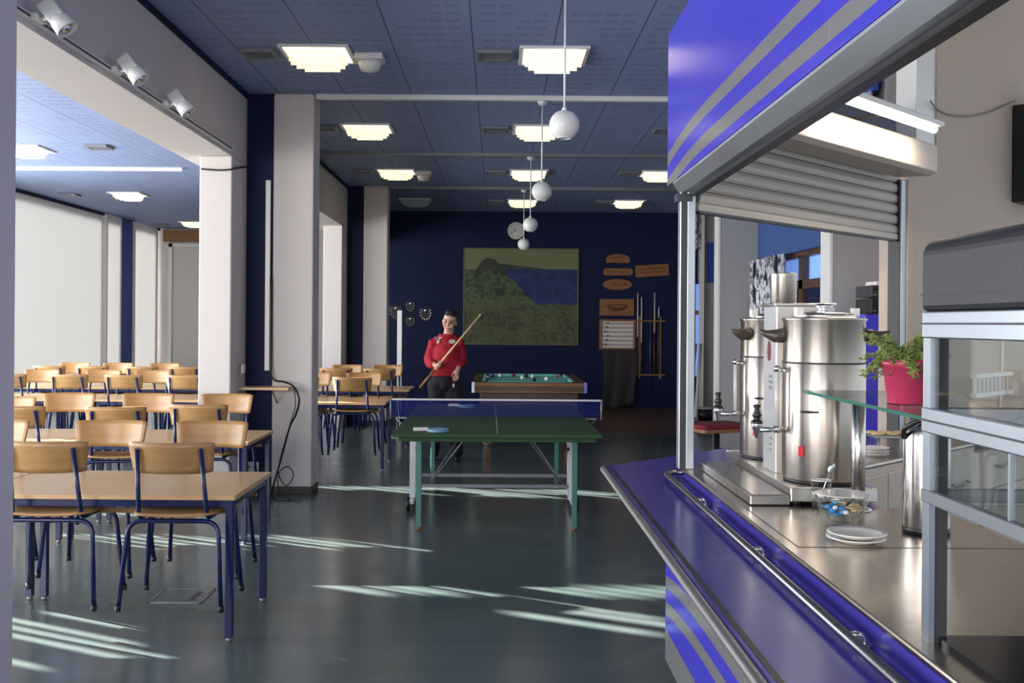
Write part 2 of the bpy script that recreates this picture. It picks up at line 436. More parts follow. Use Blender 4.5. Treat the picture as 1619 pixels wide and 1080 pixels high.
# columns with their navy wall strip and pillar, one set per bay of 6.3 m
for i, yf in enumerate((3.05, 9.31, 15.6)):
    y1 = yf+.33
    if i == 0: yf, y1 = 3.24, 3.57
    c = struct(MB().bb(-2.04, -1.675, yf, y1, 0, HC).build('column', M['white_wall'], bevel=.012))
    struct(MB().bb(-2.046, -1.669, yf-.006, y1+.006, 0, .07).build('baseboard_column', M['base_dark'], bevel=.004))
    if i: struct(MB().bb(-2.29, -2.04, yf+.03, y1, 0, HC).build('wall_strip_left', M['navy']))
    struct(MB().bb(-2.57, -2.29, yf-.49, y1, 0, 2.99).build('pillar', M['white_wall'], bevel=.012))
struct(MB().bb(-2.75, -2.29, -3, FY, 2.99, HC).build('beam_left', M['beam'], bevel=.006))
struct(MB().bb(-2.30, -2.275, -3, FY, HC-.05, HC).build('trim_left', M['navy']))
# cross rails under the ceiling
for i, y in enumerate((6.2, 9.34, 12.5, 15.6)):
    struct(MB().bb(-1.66 if i in (1, 3) else -2.28, 4.8, y-.03, y+.03, HC-.045, HC).build('trim_ceiling', M['white_metal'] if i < 2 else M['grey_metal'], bevel=.004))
struct(MB().bb(-6.6, -4.28, 13.87, 13.93, HC-.045, HC).build('trim_ceiling_left', M['white_metal']))

# left wall: white blinds (not in view) slit to shape sun streaks, then bays and pilasters made translucent to glow
m = MB()
KS, TS = .50, .33               # slope of the sun's path over the floor and its steepness
cols = {}
def streak(x0, y0, dx, wd=.075):   # blind slit shaped to lay a sun stripe on the floor from (x0, y0) onwards
    k = round((y0+KS*(x0+1))*10)
    cols.setdefault(k, []).append((x0, x0+dx, wd))
for i in range(4): streak(-1.15+.2*i, 6.13, .55)
streak(-.22, 6.06, 1.15)
for i in range(5): streak(.15+.2*i, 6.12, .5)
streak(.10, 5.60, .75, .09); streak(.30, 5.62, .7, .09); streak(.48, 5.60, .7)
for i in range(12): streak(-1.75+.2*i, 9.74, .75+.07*i, .09 if i % 3 else .07)
for i in range(9): streak(-3.2+.2*i, 7.48, .9, .07)
streak(-1.3, 7.42, 1.0, .06)
for i, (x0, y0, dx) in enumerate(((-3.1, 5.45, 1.6), (-2.9, 5.45, 1.75), (-2.6, 5.42, .9), (-2.9, 5.1, .9), (-2.4, 5.46, .6), (-1.0, 4.9, .5), (-2.9, 4.7, .6))): streak(x0, y0, dx, .06)
for i in range(6): streak(-4.2+.2*i, 8.6, .8, .05)
y = -3.0
for k in sorted(cols):
    c = k/10.0+KS*(-1-WX); wd = max(q[2] for q in cols[k])
    m.bb(WX-.03, WX, y, c-wd/2, .5, 3.3); y = c+wd/2
    z = .5
    for x0, x1, _ in sorted(cols[k]):
        z0, z1 = max((x0-WX)*TS, z), min((x1-WX)*TS, 3.28)
        if z0 > z: m.bb(WX-.03, WX, c-wd/2, c+wd/2, z, z0)
        z = max(z, z1)
    m.bb(WX-.03, WX, c-wd/2, c+wd/2, z, 3.3)
m.bb(WX-.03, WX, y, 15.9, .5, 3.3)
for y0, y1 in ((15.9, 19.82), (19.86, 20.6), (21.35, 22.78)):  # wall bays and pilasters, translucent so the outside sun makes them look bright
    xo = .10 if y0 > 19.83 else 0
    m.bb(WX-.03+xo, WX+xo, y0, y1, .1, HC-.02)
struct(m.build('window_and_backlit_panels', M['backlit_panel']))
struct(MB().bb(WX-.2, WX, -3, 15.9, 0, .5).bb(WX-.2, WX, -3, 15.9, 3.3, HC).bb(WX-.2, WX, 15.9, 23.2, HC-.02, HC).bb(WX-.2, WX, 15.9, 23.2, 0, .1).bb(WX-.2, WX, 22.78, 23.2, 0, HC).build('wall_left', M['white_wall']))
struct(MB().bb(WX-.06, WX+.10, 19.82, 19.86, .1, HC-.02).bb(WX-.06, WX+.11, 21.33, 21.36, .1, HC-.02).build('trim_window_post', M['white_wall']))
struct(MB().bb(WX-.1, WX+.06, 20.6, 21.35, .1, HC-.02).build('wall_strip_left', M['blue_panel']))
struct(MB().bb(WX, WX+.05, 16, 23.1, HC-.05, HC).build('trim_left', M['navy']))
# door at the end of the left hall, wooden board above it
dr = MB().bb(-7.3, -5.6, 23.04, 23.1, 0, 3.22).build('door_1', M['white_wall'], bevel=.01); struct(dr)
struct(MB().bb(-7.38, -7.3, 23.0, 23.1, 0, 3.3).bb(-5.6, -5.52, 23.0, 23.1, 0, 3.3).bb(-7.38, -5.52, 23.0, 23.1, 3.22, 3.3).bb(-6.47, -6.43, 23.02, 23.05, 0, 3.22).build('door_frame', M['white_metal'], dr))
struct(MB().bb(-7.5, -5.4, 22.98, 23.1, 3.34, 3.6).build('trim_wood_board', M['brown_wood']))

# right hall wall behind the kiosk: fins, slate blue board, window with printed curtains
XW, XC = 2.78, 2.34
for yf, zt in ((10.75, HC), (7.15, 2.9)):
    struct(MB().bb(XC, XW+.1, yf, yf+.20, 0, zt).build('column_right', M['grey_wall'], bevel=.01))
    struct(MB().bb(XC-.02, XC, yf-.005, yf+.205, 0, zt).build('trim_column_edge', M['white_metal']))
struct(MB().bb(XW, XW+.2, 7.35, 10.75, 0, .9).bb(XW, XW+.2, 7.35, 10.75, 2.26, HC).build('wall_right', M['grey_wall']))
struct(MB().bb(XW-.05, XW, 8.05, 10.74, 2.24, HC-.02).build('wall_board_right', paint('slate_blue_board', (52, 84, 140), .5)))
win = struct(MB().bb(XW+.06, XW+.10, 7.35, 10.75, .9, 2.26).build('window_2', M['outside']))
struct(MB().bb(XW-.01, XW+.05, 7.35, 10.75, 2.19, 2.26).bb(XW-.01, XW+.05, 7.35, 10.75, 1.90, 1.98).bb(XW-.01, XW+.05, 9.3, 9.42, .9, 2.2).bb(XW-.01, XW+.05, 8.3, 8.36, .9, 2.2).build('window_frame', M['dark_wood'], win))
struct(MB().bb(XW+.02, XW+.06, 7.35, 10.75, .9, 1.9).build('window_film', M['navy'], win))
def curtain(name, y0, y1, z0, z1, x, label, mt='curtain'):
    m = MB(); n = 40; vs = []; fs = []
    for i in range(n+1):
        t = i/n
        for z in (z0, z1): vs.append((x+.03*math.sin(t*(y1-y0)*48), y0+(y1-y0)*t, z))
    for i in range(n): fs.append((2*i, 2*i+2, 2*i+3, 2*i+1))
    m.add(vs, fs, True); o = m.build(name, M[mt])
    s = o.modifiers.new('solid', 'SOLIDIFY'); s.thickness = .006
    tag(o, label, 'curtain'); return o
curtain('curtain', 9.55, 10.72, .9, 2.235, XW-.11, 'black and white printed curtain at the far end of the side window, behind the urns')
curtain('curtain', 8.05, 8.22, .9, 2.235, XW-.11, 'narrow black and white printed curtain at the near end of the side window')
curtain('curtain', 7.36, 8.0, 2.75, 3.26, XW-.11, 'printed curtain with red patches seen above the shutter box', 'curtain_red')
struct(MB().bb(XW-.09, XW-.05, 7.36, 8.04, 3.26, HC-.02).build('wall_board_upper', M['blue_panel']))
# the hall widens beyond the first fin
struct(MB().bb(XW, 4.95, 10.95, 11.1, 0, HC).build('wall_return_right', M['grey_wall']))
struct(MB().bb(4.87, 5.07, 10.95, FY+.2, 0, HC).build('wall_right_far', M['grey_wall']))
# far right corner: window in the back wall
struct(MB().bb(3.55, 3.76, FY+.12, FY+.2, 0, HC).build('wall_back_window', M['navy']))
w3 = struct(MB().bb(3.50, 3.78, FY+.06, FY+.10, .6, 2.32).build('window_3', M['outside']))
struct(MB().bb(3.50, 3.78, FY+.02, FY+.06, 1.75, 1.83).bb(3.66, 3.70, FY+.02, FY+.06, .6, 2.32).build('window_frame', M['brown_wood'], w3))
struct(MB().bb(3.76, 3.84, FY-.06, FY+.2, 0, HC).build('trim_back_right', M['white_metal']))
struct(MB().bb(3.84, 4.97, FY+.1, FY+.2, 0, HC).build('wall_back_right', M['grey_wall']))
struct(MB().bb(3.92, 4.04, FY+.06, FY+.1, 2.35, 3.1).build('wall_board_back', M['blue_panel']))
m = MB(); vs = []; fs = []
for i in range(25):
    t = i/24
    for z in (2.95, HC-.03): vs.append((3.46+.30*t, FY-.05+.03*math.sin(t*30), z))
for i in range(24): fs.append((2*i, 2*i+2, 2*i+3, 2*i+1))
m.add(vs, fs, True); o = m.build('curtain', M['curtain']); o.modifiers.new('solid', 'SOLIDIFY').thickness = .006
tag(o, 'short printed curtain over the narrow window in the far right corner', 'curtain')

# ------------------------------------------------------------------ ceiling lamps, vents
def ceiling_light(x, y, on, label, first=[]):
    key = 'on' if on else 'off'
    for k, r in first:
        if k == key: return dup(r, (x, y, HC), 0, label)
    t = thing('ceiling_light', label, 'ceiling light', (x, y, HC), 0, 'louvred ceiling lights')
    f = MB(); h = .265
    f.bb(-h, h, -h, -h+.03, -.02, 0).bb(-h, h, h-.03, h, -.02, 0).bb(-h, -h+.03, -h+.03, h-.03, -.02, 0).bb(h-.03, h, -h+.03, h-.03, -.02, 0)
    f.build('frame', M['white_metal'], t, bevel=.003)
    MB().bb(-.23, .23, -.23, .23, -.012, -.002).build('diffuser', M['lamp_on'] if on else M['louvre_off'], t)
    lo = MB()
    for i in range(6):
        yy = -.19+i*.076; wd = (.20, .215, .22, .22, .19, .14)[i]; dp = (.045, .06, .075, .085, .095, .10)[i]
        lo.bb(-wd, wd, yy-.004, yy+.004, -dp, -.012)
    for i in range(5):
        xx = -.18+i*.09
        lo.bb(xx-.003, xx+.003, -.19, .19, -.05, -.012)
    lo.build('louvre', M['louvre_on'] if on else M['louvre_off'], t)
    first.append((key, t)); return t
ORD = ['first', 'second', 'third', 'fourth', 'fifth', 'sixth', 'seventh']
rowsY = (7.9, 10.92, 14.05, 17.35)
for r, yy in enumerate(rowsY):
    for c, xx in enumerate((-1.39, .42, 2.21)):
        if c == 2 and r < 2: continue
        on = not (r == 3 and c == 0)
        nm = ('left', 'middle', 'right')[c]
        ceiling_light(xx, yy, on, ('lit' if on else 'unlit bluish')+' square louvred light in the main ceiling, %s row from the camera, %s one' % (ORD[r], nm))
ceiling_light(-5.72, 12.4, True, 'lit louvred ceiling light of the side hall cut by the near left column')
ceiling_light(-6.05, 16.8, True, 'lit louvred ceiling light of the side hall in full view above the chairs')
ceiling_light(-6.4, 21.6, True, 'lit louvred ceiling light at the far end of the side hall beside the pillar')
def vent(x, y, label, first=[]):
    if first: return dup(first[0], (x, y, HC), 0, label)
    t = thing('ceiling_vent', label, 'air vent', (x, y, HC), 0, 'square ceiling vents')
    f = MB(); h = .135
    f.bb(-h, h, -h, -h+.035, -.03, 0).bb(-h, h, h-.035, h, -.03, 0).bb(-h, -h+.03, -h+.035, h-.035, -.03, 0).bb(h-.03, h, -h+.035, h-.035, -.03, 0)
    f.build('frame', M['grey_metal'], t, bevel=.004)
    g = MB()
    for i in range(4): g.bb(-h+.03, h-.03, -.08+i*.05, -.07+i*.05, -.028, -.006)
    g.build('grille', M['grey_metal'], t)
    MB().bb(-h+.03, h-.03, -h+.035, h-.035, -.006, -.001).build('backing', M['black'], t)
    first.append(t); return t
for r, yy in enumerate(rowsY):
    for c, xx in enumerate((-1.84, -.03, 1.79)):
        if c == 2 and r == 0: continue
        vent(xx, yy-.02, 'small square air vent in the main ceiling, %s row from the camera, %s one' % (ORD[r], ('left', 'middle', 'right')[c]))
vent(-4.75, 12.2, 'air vent in the side hall ceiling nearest the track lights')
vent(-7.05, 16.9, 'air vent in the side hall ceiling near the left wall')
vent(-7.2, 21.9, 'air vent at the far end of the side hall ceiling')
for (x, y, lb) in ((-1.0, 7.95, 'white ceiling loudspeaker beside the nearest left ceiling light'), (-1.02, 14.1, 'white ceiling loudspeaker beside the third left ceiling light')):
    t = thing('ceiling_speaker', lb, 'loudspeaker', (x, y, HC))
    MB().bb(-.11, .11, -.1, .1, -.05, 0).build('housing', M['white_plastic'], t, bevel=.01)
    MB().lathe([(.085, -.05), (.09, -.07), (.07, -.12), (.001, -.13)]).build('speaker_cone', M['white_plastic'], t)

# pendant globes
PEND = [(6.2, 'nearest and largest white globe pendant lamp on a long rod'), (9.34, 'second white globe pendant lamp from the camera'),
        (12.5, 'third white globe pendant lamp, beside the clock'), (15.6, 'farthest and smallest white globe pendant lamp, below the clock')]
p0 = None
for y, lb in PEND:
    if p0 is None:
        p0 = thing('pendant_lamp', lb, 'pendant lamp', (.40, y, HC-.045), 0, 'white globe pendants')
        MB().lathe([(.045, 0), (.045, -.012), (.03, -.035), (.006, -.04)][::-1]).build('canopy', M['white_metal'], p0)
        MB().tube([(0, 0, -.03), (0, 0, -.74)], .0065, 8).build('rod', M['white_metal'], p0)
        pr = [(.014, -.72), (.016, -.735)]
        for i in range(1, 22):
            a = PI*i/24.0; pr.append((.09*math.sin(a)+.002, -.825+.09*math.cos(a)))
        pr = pr+[(.045, -.905), (.04, -.90), (.04, -.87), (.001, -.865)]
        MB().lathe(pr[::-1], n=32).build('globe', M['white_metal'], p0)
        MB().lathe([(.001, -.90), (.022, -.892), (.03, -.875), (.02, -.866), (.001, -.866)], n=16).build('bulb', M['louvre_off'], p0)
    else: dup(p0, (.40, y, HC-.045), 0, lb)

# track with three spots
TX = -2.275
t = thing('track_rail', 'white lighting track along the lower edge of the left beam', 'track rail', (TX, 5.0, 3.035))
MB().bb(-.015, .012, -3.5, 3.75, -.018, .018).build('rail', M['white_metal'], t, bevel=.003)
MB().bb(.012, .014, -3.45, 3.7, -.006, .006).build('slot', M['dark'], t)
s0 = None
for y, lb in ((4.99, 'nearest white spotlight on the track'), (6.02, 'middle white spotlight on the track'), (6.94, 'farthest white spotlight on the track, above the pillar')):
    if s0 is None:
        s0 = thing('track_spotlight', lb, 'spotlight', (TX+.014, y, 3.035), 0, 'track spotlights')
        MB().bb(0, .035, -.05, .05, -.016, .016).build('adapter', M['white_metal'], s0, bevel=.004)
        MB().tube([(.03, 0, 0), (.075, -.02, .0), (.10, -.03, -.005)], .012, 8).build('arm', M['white_metal'], s0)
        d = Vector((.62, -.02, -.78)).normalized(); q = d.to_track_quat('Z', 'Y').to_matrix().to_4x4()
        T = Matrix.Translation((.10, -.03, .03)) @ q
        MB().box((0, 0, .0), (.085, .085, .11), T).build('lamp_housing', M['white_metal'], s0, bevel=.012)
        MB().lathe([(.042, .03), (.05, .06), (.055, .12), (.05, .122), (.045, .10), (.001, .09)], n=20, M=T).build('lamp_head', M['white_metal'], s0)
        MB().sph((0, 0, .10), .03, 12, T).build('bulb', M['chrome'], s0)
    else: dup(s0, (TX+.014, y, 3.035), 0, lb)

# things on the first column
t = thing('cable_trunking', 'white vertical cable trunking on the navy strip beside the column', 'cable duct', (-2.085, 9.33, 1.12))
MB().bb(-.022, .022, -.03, .0, 0, 1.73).build('trunking', M['white_plastic'], t, bevel=.003)
t = thing('wall_shelf', 'thin wooden wall shelf fixed between the pillar and the column', 'shelf', (-2.09, 9.2, .97))
MB().bb(-.25, .25, -.14, .11, -.012, .012).build('board', M['table_wood'], t, bevel=.003)
MB().tube([(-.15, -.10, -.012), (-.15, .10, -.14)], .008, 6).tube([(.10, -.10, -.012), (.10, .10, -.14)], .008, 6).build('bracket', M['grey_metal'], t)
p = [P(428, 440, 9.27), P(428, 560, 9.27), P(431, 598, 9.25), P(450, 604, 9.22), P(465, 612, 9.15), P(473, 632, 9.1), P(468, 655, 9.15), P(458, 676, 9.2), P(446, 720, 9.22), P(437, 752, 9.22), Vector((-1.99, 9.1, .03)), Vector((-1.93, 9.0, .012)), Vector((-1.80, 8.95, .012))]
c = MB().tube(smooth_path(p, 6), .009, 6).build('power_cable', M['black']); tag(c, 'black cable hanging from the shelf down the column to the floor', 'cable')
p = [P(465, 612, 9.12), P(467, 640, 9.12), P(459, 670, 9.15), P(450, 700, 9.18), P(440, 745, 9.19), P(452, 768, 9.16), P(464, 752, 9.16), P(455, 738, 9.16), P(441, 748, 9.16), P(440, 775, 9.1), Vector((-1.86, 9.02, .012)), Vector((-1.7, 8.9, .012))]
c = MB().tube(smooth_path(p, 6), .005, 6).build('power_cable', M['black']); tag(c, 'thin black cable curled in a loop at the foot of the column', 'cable')
p = [P(318, 267, 8.79), P(345, 269, 8.79), P(364, 268, 8.79), P(372, 266, 8.86), P(389, 264, 9.31)]
c = MB().tube(smooth_path(p, 5), .008, 6).build('cable_run', M['black']); tag(c, 'short black cable across the pillar under the beam', 'cable')
t = thing('power_socket', 'white double power socket low on the navy strip', 'socket', P(398, 738, 9.33))
MB().bb(-.065, .065, -.012, .006, -.045, .045).build('plate', M['white_plastic'], t, bevel=.004)
MB().lathe([(.018, 0), (.018, .006)], (-.03, 0, .0), 14, WALLM((0, -.008, 0))).lathe([(.018, 0), (.018, .006)], (.03, 0, 0), 14, WALLM((0, -.008, 0))).build('outlet', M['grey_metal'], t)
t = thing('light_switch', 'small white switch on the side of the pillar', 'switch', P(383, 583, 9.1))
MB().bb(.0, .02, -.04, .04, -.04, .04).build('plate', M['white_plastic'], t, bevel=.004)
# floor hatch
t = thing('floor_hatch', 'square metal-framed hatch set in the floor beside the nearest table', 'floor hatch', (-1.78, 5.84, 0))
h = .15
MB().bb(-h, h, -h, -h+.012, 0, .004).bb(-h, h, h-.012, h, 0, .004).bb(-h, -h+.012, -h, h, 0, .004).bb(h-.012, h, -h, h, 0, .004).build('frame', M['grey_metal'], t)
MB().bb(-h+.016, h-.016, -h+.016, h-.016, 0, .003).build('cover_plate', M['floor'], t)
MB().bb(.06, .09, -.10, .08, .003, .005).build('grip', M['dark'], t)

# ------------------------------------------------------------------ tables and hung chairs
TW, TD, TH = 1.30, .80, .72
tab0 = None
def table(xr, y0, label):
    global tab0
    loc = (xr-TW/2, y0+TD/2, 0)
    if tab0 is not None: return dup(tab0, loc, 0, label)
    t = thing('dining_table', label, 'table', loc, 0, 'beech tables on blue legs')
    a, b = TW/2, TD/2
    MB().prism(rrect(-a+.002, a-.002, -b, b, .012), TH-.024, TH).build('tabletop', M['table_wood'], t, bevel=.003)
    f = MB(); z0, z1 = TH-.062, TH-.024
    f.bb(-a+.03, a-.03, -b+.02, -b+.05, z0, z1).bb(-a+.03, a-.03, b-.05, b-.02, z0, z1).bb(-a+.02, -a+.05, -b+.05, b-.05, z0, z1).bb(a-.05, a-.02, -b+.05, b-.05, z0, z1)
    f.build('apron', M['blue_frame'], t, bevel=.003)
    for sx in (-1, 1):
        for sy in (-1, 1):
            lg = MB().bb(sx*(a-.038)-.019, sx*(a-.038)+.019, sy*(b-.038)-.019, sy*(b-.038)+.019, .02, TH-.024).build('leg', M['blue_frame'], t, bevel=.004)
            MB().lathe([(.012, 0), (.016, .004), (.016, .022)], (sx*(a-.038), sy*(b-.038), 0), 12).build('foot', M['grey_metal'], lg)
    for sx in (-1, 1):
        MB().bb(-a+.06, a-.06, sx*(b-.14)-.01, sx*(b-.14)+.01, .608, .632).bb(-.012, .012, sx*(b-.14)-.01, sx*(b-.14)+.01, .632, TH-.024).build('hanging_rail', M['brown_wood'], t)
    tab0 = t; return t
ch0 = None
def chair(x, y, rz, label, z=.19):
    global ch0
    if ch0 is not None: return dup(ch0, (x, y, z), rz, label)
    t = thing('school_chair', label, 'chair', (x, y, z), rz, 'plywood chairs on blue tube frames')
    fr = M['blue_frame']
    # seat, dished plywood
    m = MB(); n = 12; vs = []; fs = []
    for i in range(n+1):
        for j in range(n+1):
            u, v = -1+2*i/n, -1+2*j/n
            hw = .20-.018*(v < -.6)*abs(v+.6)/.4-.01*(v > .8)
            cut = 1-.10*max(0, abs(v)-.75)/.25
            vs.append((u*hw*cut, v*.195, .452+.008*u*u+.010*max(0, -v-.5)-.022*max(0, v-.72)))
    for i in range(n):
        for j in range(n): fs.append((i*(n+1)+j, (i+1)*(n+1)+j, (i+1)*(n+1)+j+1, i*(n+1)+j+1))
    o = m.add(vs, fs, True).build('seat', M['chair_wood'], t); s = o.modifiers.new('solid', 'SOLIDIFY'); s.thickness = .012; s.offset = -1
    # back board, curved and tapered
    m = MB(); vs = []; fs = []; nx, nz = 14, 6
    for i in range(nx+1):
        u = -1+2*i/nx
        for j in range(nz+1):
            k = j/nz
            hw = .188+.017*k; rc = 0
            if abs(u) > .9: rc = ((abs(u)-.9)/.1)**2*.006
            zz = .655+rc+(.150-2*rc)*k
            vs.append((u*hw, -.232+.066*u*u-.03*(k-.5), zz))
    for i in range(nx):
        for j in range(nz): fs.append((i*(nz+1)+j, i*(nz+1)+j+1, (i+1)*(nz+1)+j+1, (i+1)*(nz+1)+j))
    o = m.add(vs, fs, True).build('backrest', M['chair_wood'], t); s = o.modifiers.new('solid', 'SOLIDIFY'); s.thickness = .011; s.offset = 0
    rr = .0115
    for sx in (-1, 1):
        MB().tube(rounded([(sx*.165, .13, .432), (sx*.165, -.155, .432), (sx*.150, -.226, .775)], .05), rr, 8).build('back_post', fr, t)
    for nm, yy, sp in (('rear_frame', -.15, -.05), ('front_frame', .15, .045)):
        MB().tube(rounded([(-.245, yy+sp, 0), (-.215, yy, .42), (.215, yy, .42), (.245, yy+sp, 0)], .07, 7), rr, 8).build(nm, fr, t)
    for sx in (-1, 1):
        for yy in (-.20, .195): MB().lathe([(.014, 0), (.014, .03)], (sx*.2447, yy, -.002), 10).build('foot_cap', M['black'], t)
    g = MB()
    for sx in (-1, 1): g.lathe([(.007, 0), (.006, .004), (.001, .006)], (sx*.155, .73, .1925), 8, Matrix.Rotation(R(90), 4, 'X') @ Matrix.Diagonal((1, 1, -1, 1)))
    ch0 = t; return t
ROW = ['nearest', 'second', 'third', 'fourth']
tables = [
    (-1.262, 4.98, 'beech table of the nearest row, at the open right end'),
    (-2.567, 4.98, 'beech table of the nearest row, cut by the near left column'),
    (-1.73, 7.18, 'beech table of the second row, at the open right end'),
    (-3.035, 7.18, 'beech table of the second row, next to the left of the end one'),
    (-1.16, 10.76, 'beech table beside the ping pong net, past the column'),
    (-3.00, 10.95, 'beech table of the third row just left of the pillar'),
    (-4.305, 10.95, 'beech table of the third row, second from the pillar'),
    (-5.61, 10.95, 'beech table of the third row farthest left'),
    (-1.09, 12.86, 'beech table beside the white post, behind the other tables past the column'),
    (-3.20, 12.92, 'beech table of the farthest row just left of the pillar'),
    (-4.505, 12.92, 'beech table of the farthest row, second from the pillar'),
    (-5.81, 12.92, 'beech table of the farthest row nearest the left wall')]
for a in tables: table(*a)
def row(y0, near, far, where):
    ny, fy = y0+.09, y0+TD-.09
    for k, e in enumerate(near):
        x, dz, da, dyy = (list(e)+[0, 0, 0])[:4] if isinstance(e, tuple) else (e, 0, 0, 0)
        chair(x, ny+dyy, R(da), '%s chair from the right seen from behind, hung on %s' % (ORD[k], where), .187+dz)
    for k, e in enumerate(far):
        x, dz, da, dyy = (list(e)+[0, 0, 0])[:4] if isinstance(e, tuple) else (e, 0, 0, 0)
        chair(x, fy+dyy, R(180+da), '%s chair from the right facing the camera, hung on %s' % (ORD[k], where), .187+dz)
row(4.98, [-1.546, -2.150], [-1.625, -2.205, -2.88], 'the nearest table row')
row(7.18, [-2.06, (-2.66, -.02, 9), (-3.32, -.02, 0)], [-2.12, -2.74, -3.36, (-3.82, -.03, 0, -.02)], 'the second table row')
row(10.95, [-3.30, -3.95, -4.53, -5.18], [-3.97, -4.54, -5.25], 'the third table row')
row(12.92, [-3.90, -4.44, -5.06, -5.60], [-4.47, -5.10, -5.68], 'the farthest table row')
row(10.76, [-1.50, -2.05], [-1.50, -2.08], 'the table by the net')
row(12.86, [-1.46, -2.0], [-1.46, -2.0], 'the table by the white post')

# ------------------------------------------------------------------ back wall things
YB = FY
t = thing('wall_clock', 'round white wall clock above the painting', 'clock', P(816, 365, YB))
Mw = WALLM((0, 0, 0))
MB().lathe([(.155, 0), (.16, .01), (.16, .04), (.148, .05), (.145, .04)], n=32, M=Mw).build('case', M['white_plastic'], t)
MB().lathe([(.146, .035), (.146, .038)], n=32, M=Mw).build('face', M['china'], t)
g = MB()
for i in range(12):
    a = 2*PI*i/12
    g.box((0, 0, 0), (.008, .03, .003), Mw @ Matrix.Translation((.12*math.sin(a), .12*math.cos(a), .04)) @ Matrix.Rotation(-a, 4, 'Z'))
g.build('hour_marks', M['black'], t)
for nm, ln, a, wd in (('hour_hand', .075, R(305), .012), ('minute_hand', .115, R(245), .008)):
    MB().box((0, ln/2, .043), (wd, ln, .003), Mw @ Matrix.Rotation(-a, 4, 'Z')).build(nm, M['black'], t)

a, b = P(733, 392, YB), P(914, 546, YB)
t = thing('painting', 'large landscape painting of green slope and blue sea on the navy wall', 'painting', ((a.x+b.x)/2, YB, b.z))
hw, hh = (b.x-a.x)/2, a.z-b.z
MB().bb(-hw+.02, hw-.02, -.035, 0, .02, hh-.02).build('canvas', M['painting'], t)
MB().bb(-hw, hw, -.045, 0, 0, .025).bb(-hw, hw, -.045, 0, hh-.025, hh).bb(-hw, -hw+.025, -.045, 0, .025, hh-.025).bb(hw-.025, hw, -.045, 0, .025, hh-.025).build('frame', paint('olive_frame', (104, 98, 62), .5), t)

# wooden signs
SIGN = wood('carved_sign_wood', (124, 80, 44), (148, 100, 58), (4, 30, 30), .5)
CARVE = paint('burnt_carving', (98, 58, 30), .6)
def sign(px, py, poly, label, tilt=0, deco=0):
    p = P(px, py, YB); t = thing('wooden_sign', label, 'sign', (p.x, YB, p.z), 0)
    T = Matrix.Rotation(tilt, 4, 'Y') @ Mw
    MB().prism(poly, 0, .025, T).build('board', SIGN, t, bevel=.006)
    g = MB()
    if deco == 1:      # small carved strokes like lettering too faint to read
        for i in range(9): g.box((-.13+i*.032, .02-.9*((i-4)*.016)**2*3, .026), (.016, .035, .004), T @ Matrix.Rotation(0, 4, 'Z'))
        g.box((0, -.035, .026), (.06, .018, .004), T)
    elif deco == 2: 
        for i in range(12): g.box((-.2+i*.036, (.008 if i % 2 else -.006), .026), (.018, .03, .004), T)
    elif deco == 3:
        for i in range(8): g.box((-.12+i*.034, .0, .026), (.016, .04, .004), T)
        g.box((.15, .01, .026), (.03, .05, .004), T)
    elif deco == 4:
        vs = smooth_path([(-.18, .03, .03), (-.12, -.02, .03), (0, -.035, .032), (.10, -.02, .03), (.20, .025, .03)], 5)
        g.tube(vs, [.012+.022*math.sin(PI*i/(len(vs)-1)) for i in range(len(vs))], 8, T)
        vs = smooth_path([(-.17, .05, .03), (-.05, .04, .03), (.05, .045, .03), (.19, .05, .03)], 4); g.tube(vs, .008, 6, T)
    elif deco == 5:
        for r_ in range(2):
            for i in range(9): g.box((-.22+i*.055, .035-.06*r_, .026), (.034, .03, .004), T)
    g.build('carving', CARVE, t); return t
arch = [(-.22, -.08), (.22, -.08), (.22, .0)]+[(.22*math.cos(R(a)), .0+.085*math.sin(R(a))) for a in range(15, 180, 15)]+[(-.22, .0)]
sign(977, 409, arch, 'small arched wooden sign, topmost on the right of the painting', 0, 1)
sign(977, 430, rrect(-.28, .28, -.068, .068, .066), 'pill-shaped wooden sign under the arched one', 0, 2)
sign(976, 450, [(.275*math.cos(2*PI*i/32), .105*math.sin(2*PI*i/32)) for i in range(32)], 'oval wooden sign below the pill-shaped one', 0, 3)
sign(1031, 428, rrect(-.31, .31, -.11, .11, .004), 'long rectangular wooden sign hung at a slant', R(-4), 5)
sign(975, 486, rrect(-.32, .32, -.155, .155, .004), 'wide orange-brown wooden sign with a carved long shape above the score board', 0, 4)
# score board
p = P(976, 529, YB); t = thing('score_board', 'wooden framed score board with white rows under the wooden signs', 'score board', (p.x, YB, p.z))
MB().bb(-.30, .30, -.03, 0, -.25, .25).build('back_panel', M['paper'], t)
MB().bb(-.335, .335, -.05, 0, .245, .28).bb(-.335, .335, -.05, 0, -.28, -.245).bb(-.335, -.29, -.05, 0, -.245, .245).bb(.29, .335, -.05, 0, -.245, .245).build('frame', M['brown_wood'], t, bevel=.004)
for i in range(6): MB().bb(-.29, .29, -.042, -.03, -.20+i*.08, -.187+i*.08).build('score_rail', M['brown_wood'], t)
g = MB()
for i in range(6): g.box((-.22+.02*(i % 3), -.045, -.185+i*.08), (.04, .01, .03))
g.build('slider', M['dark_wood'], t)
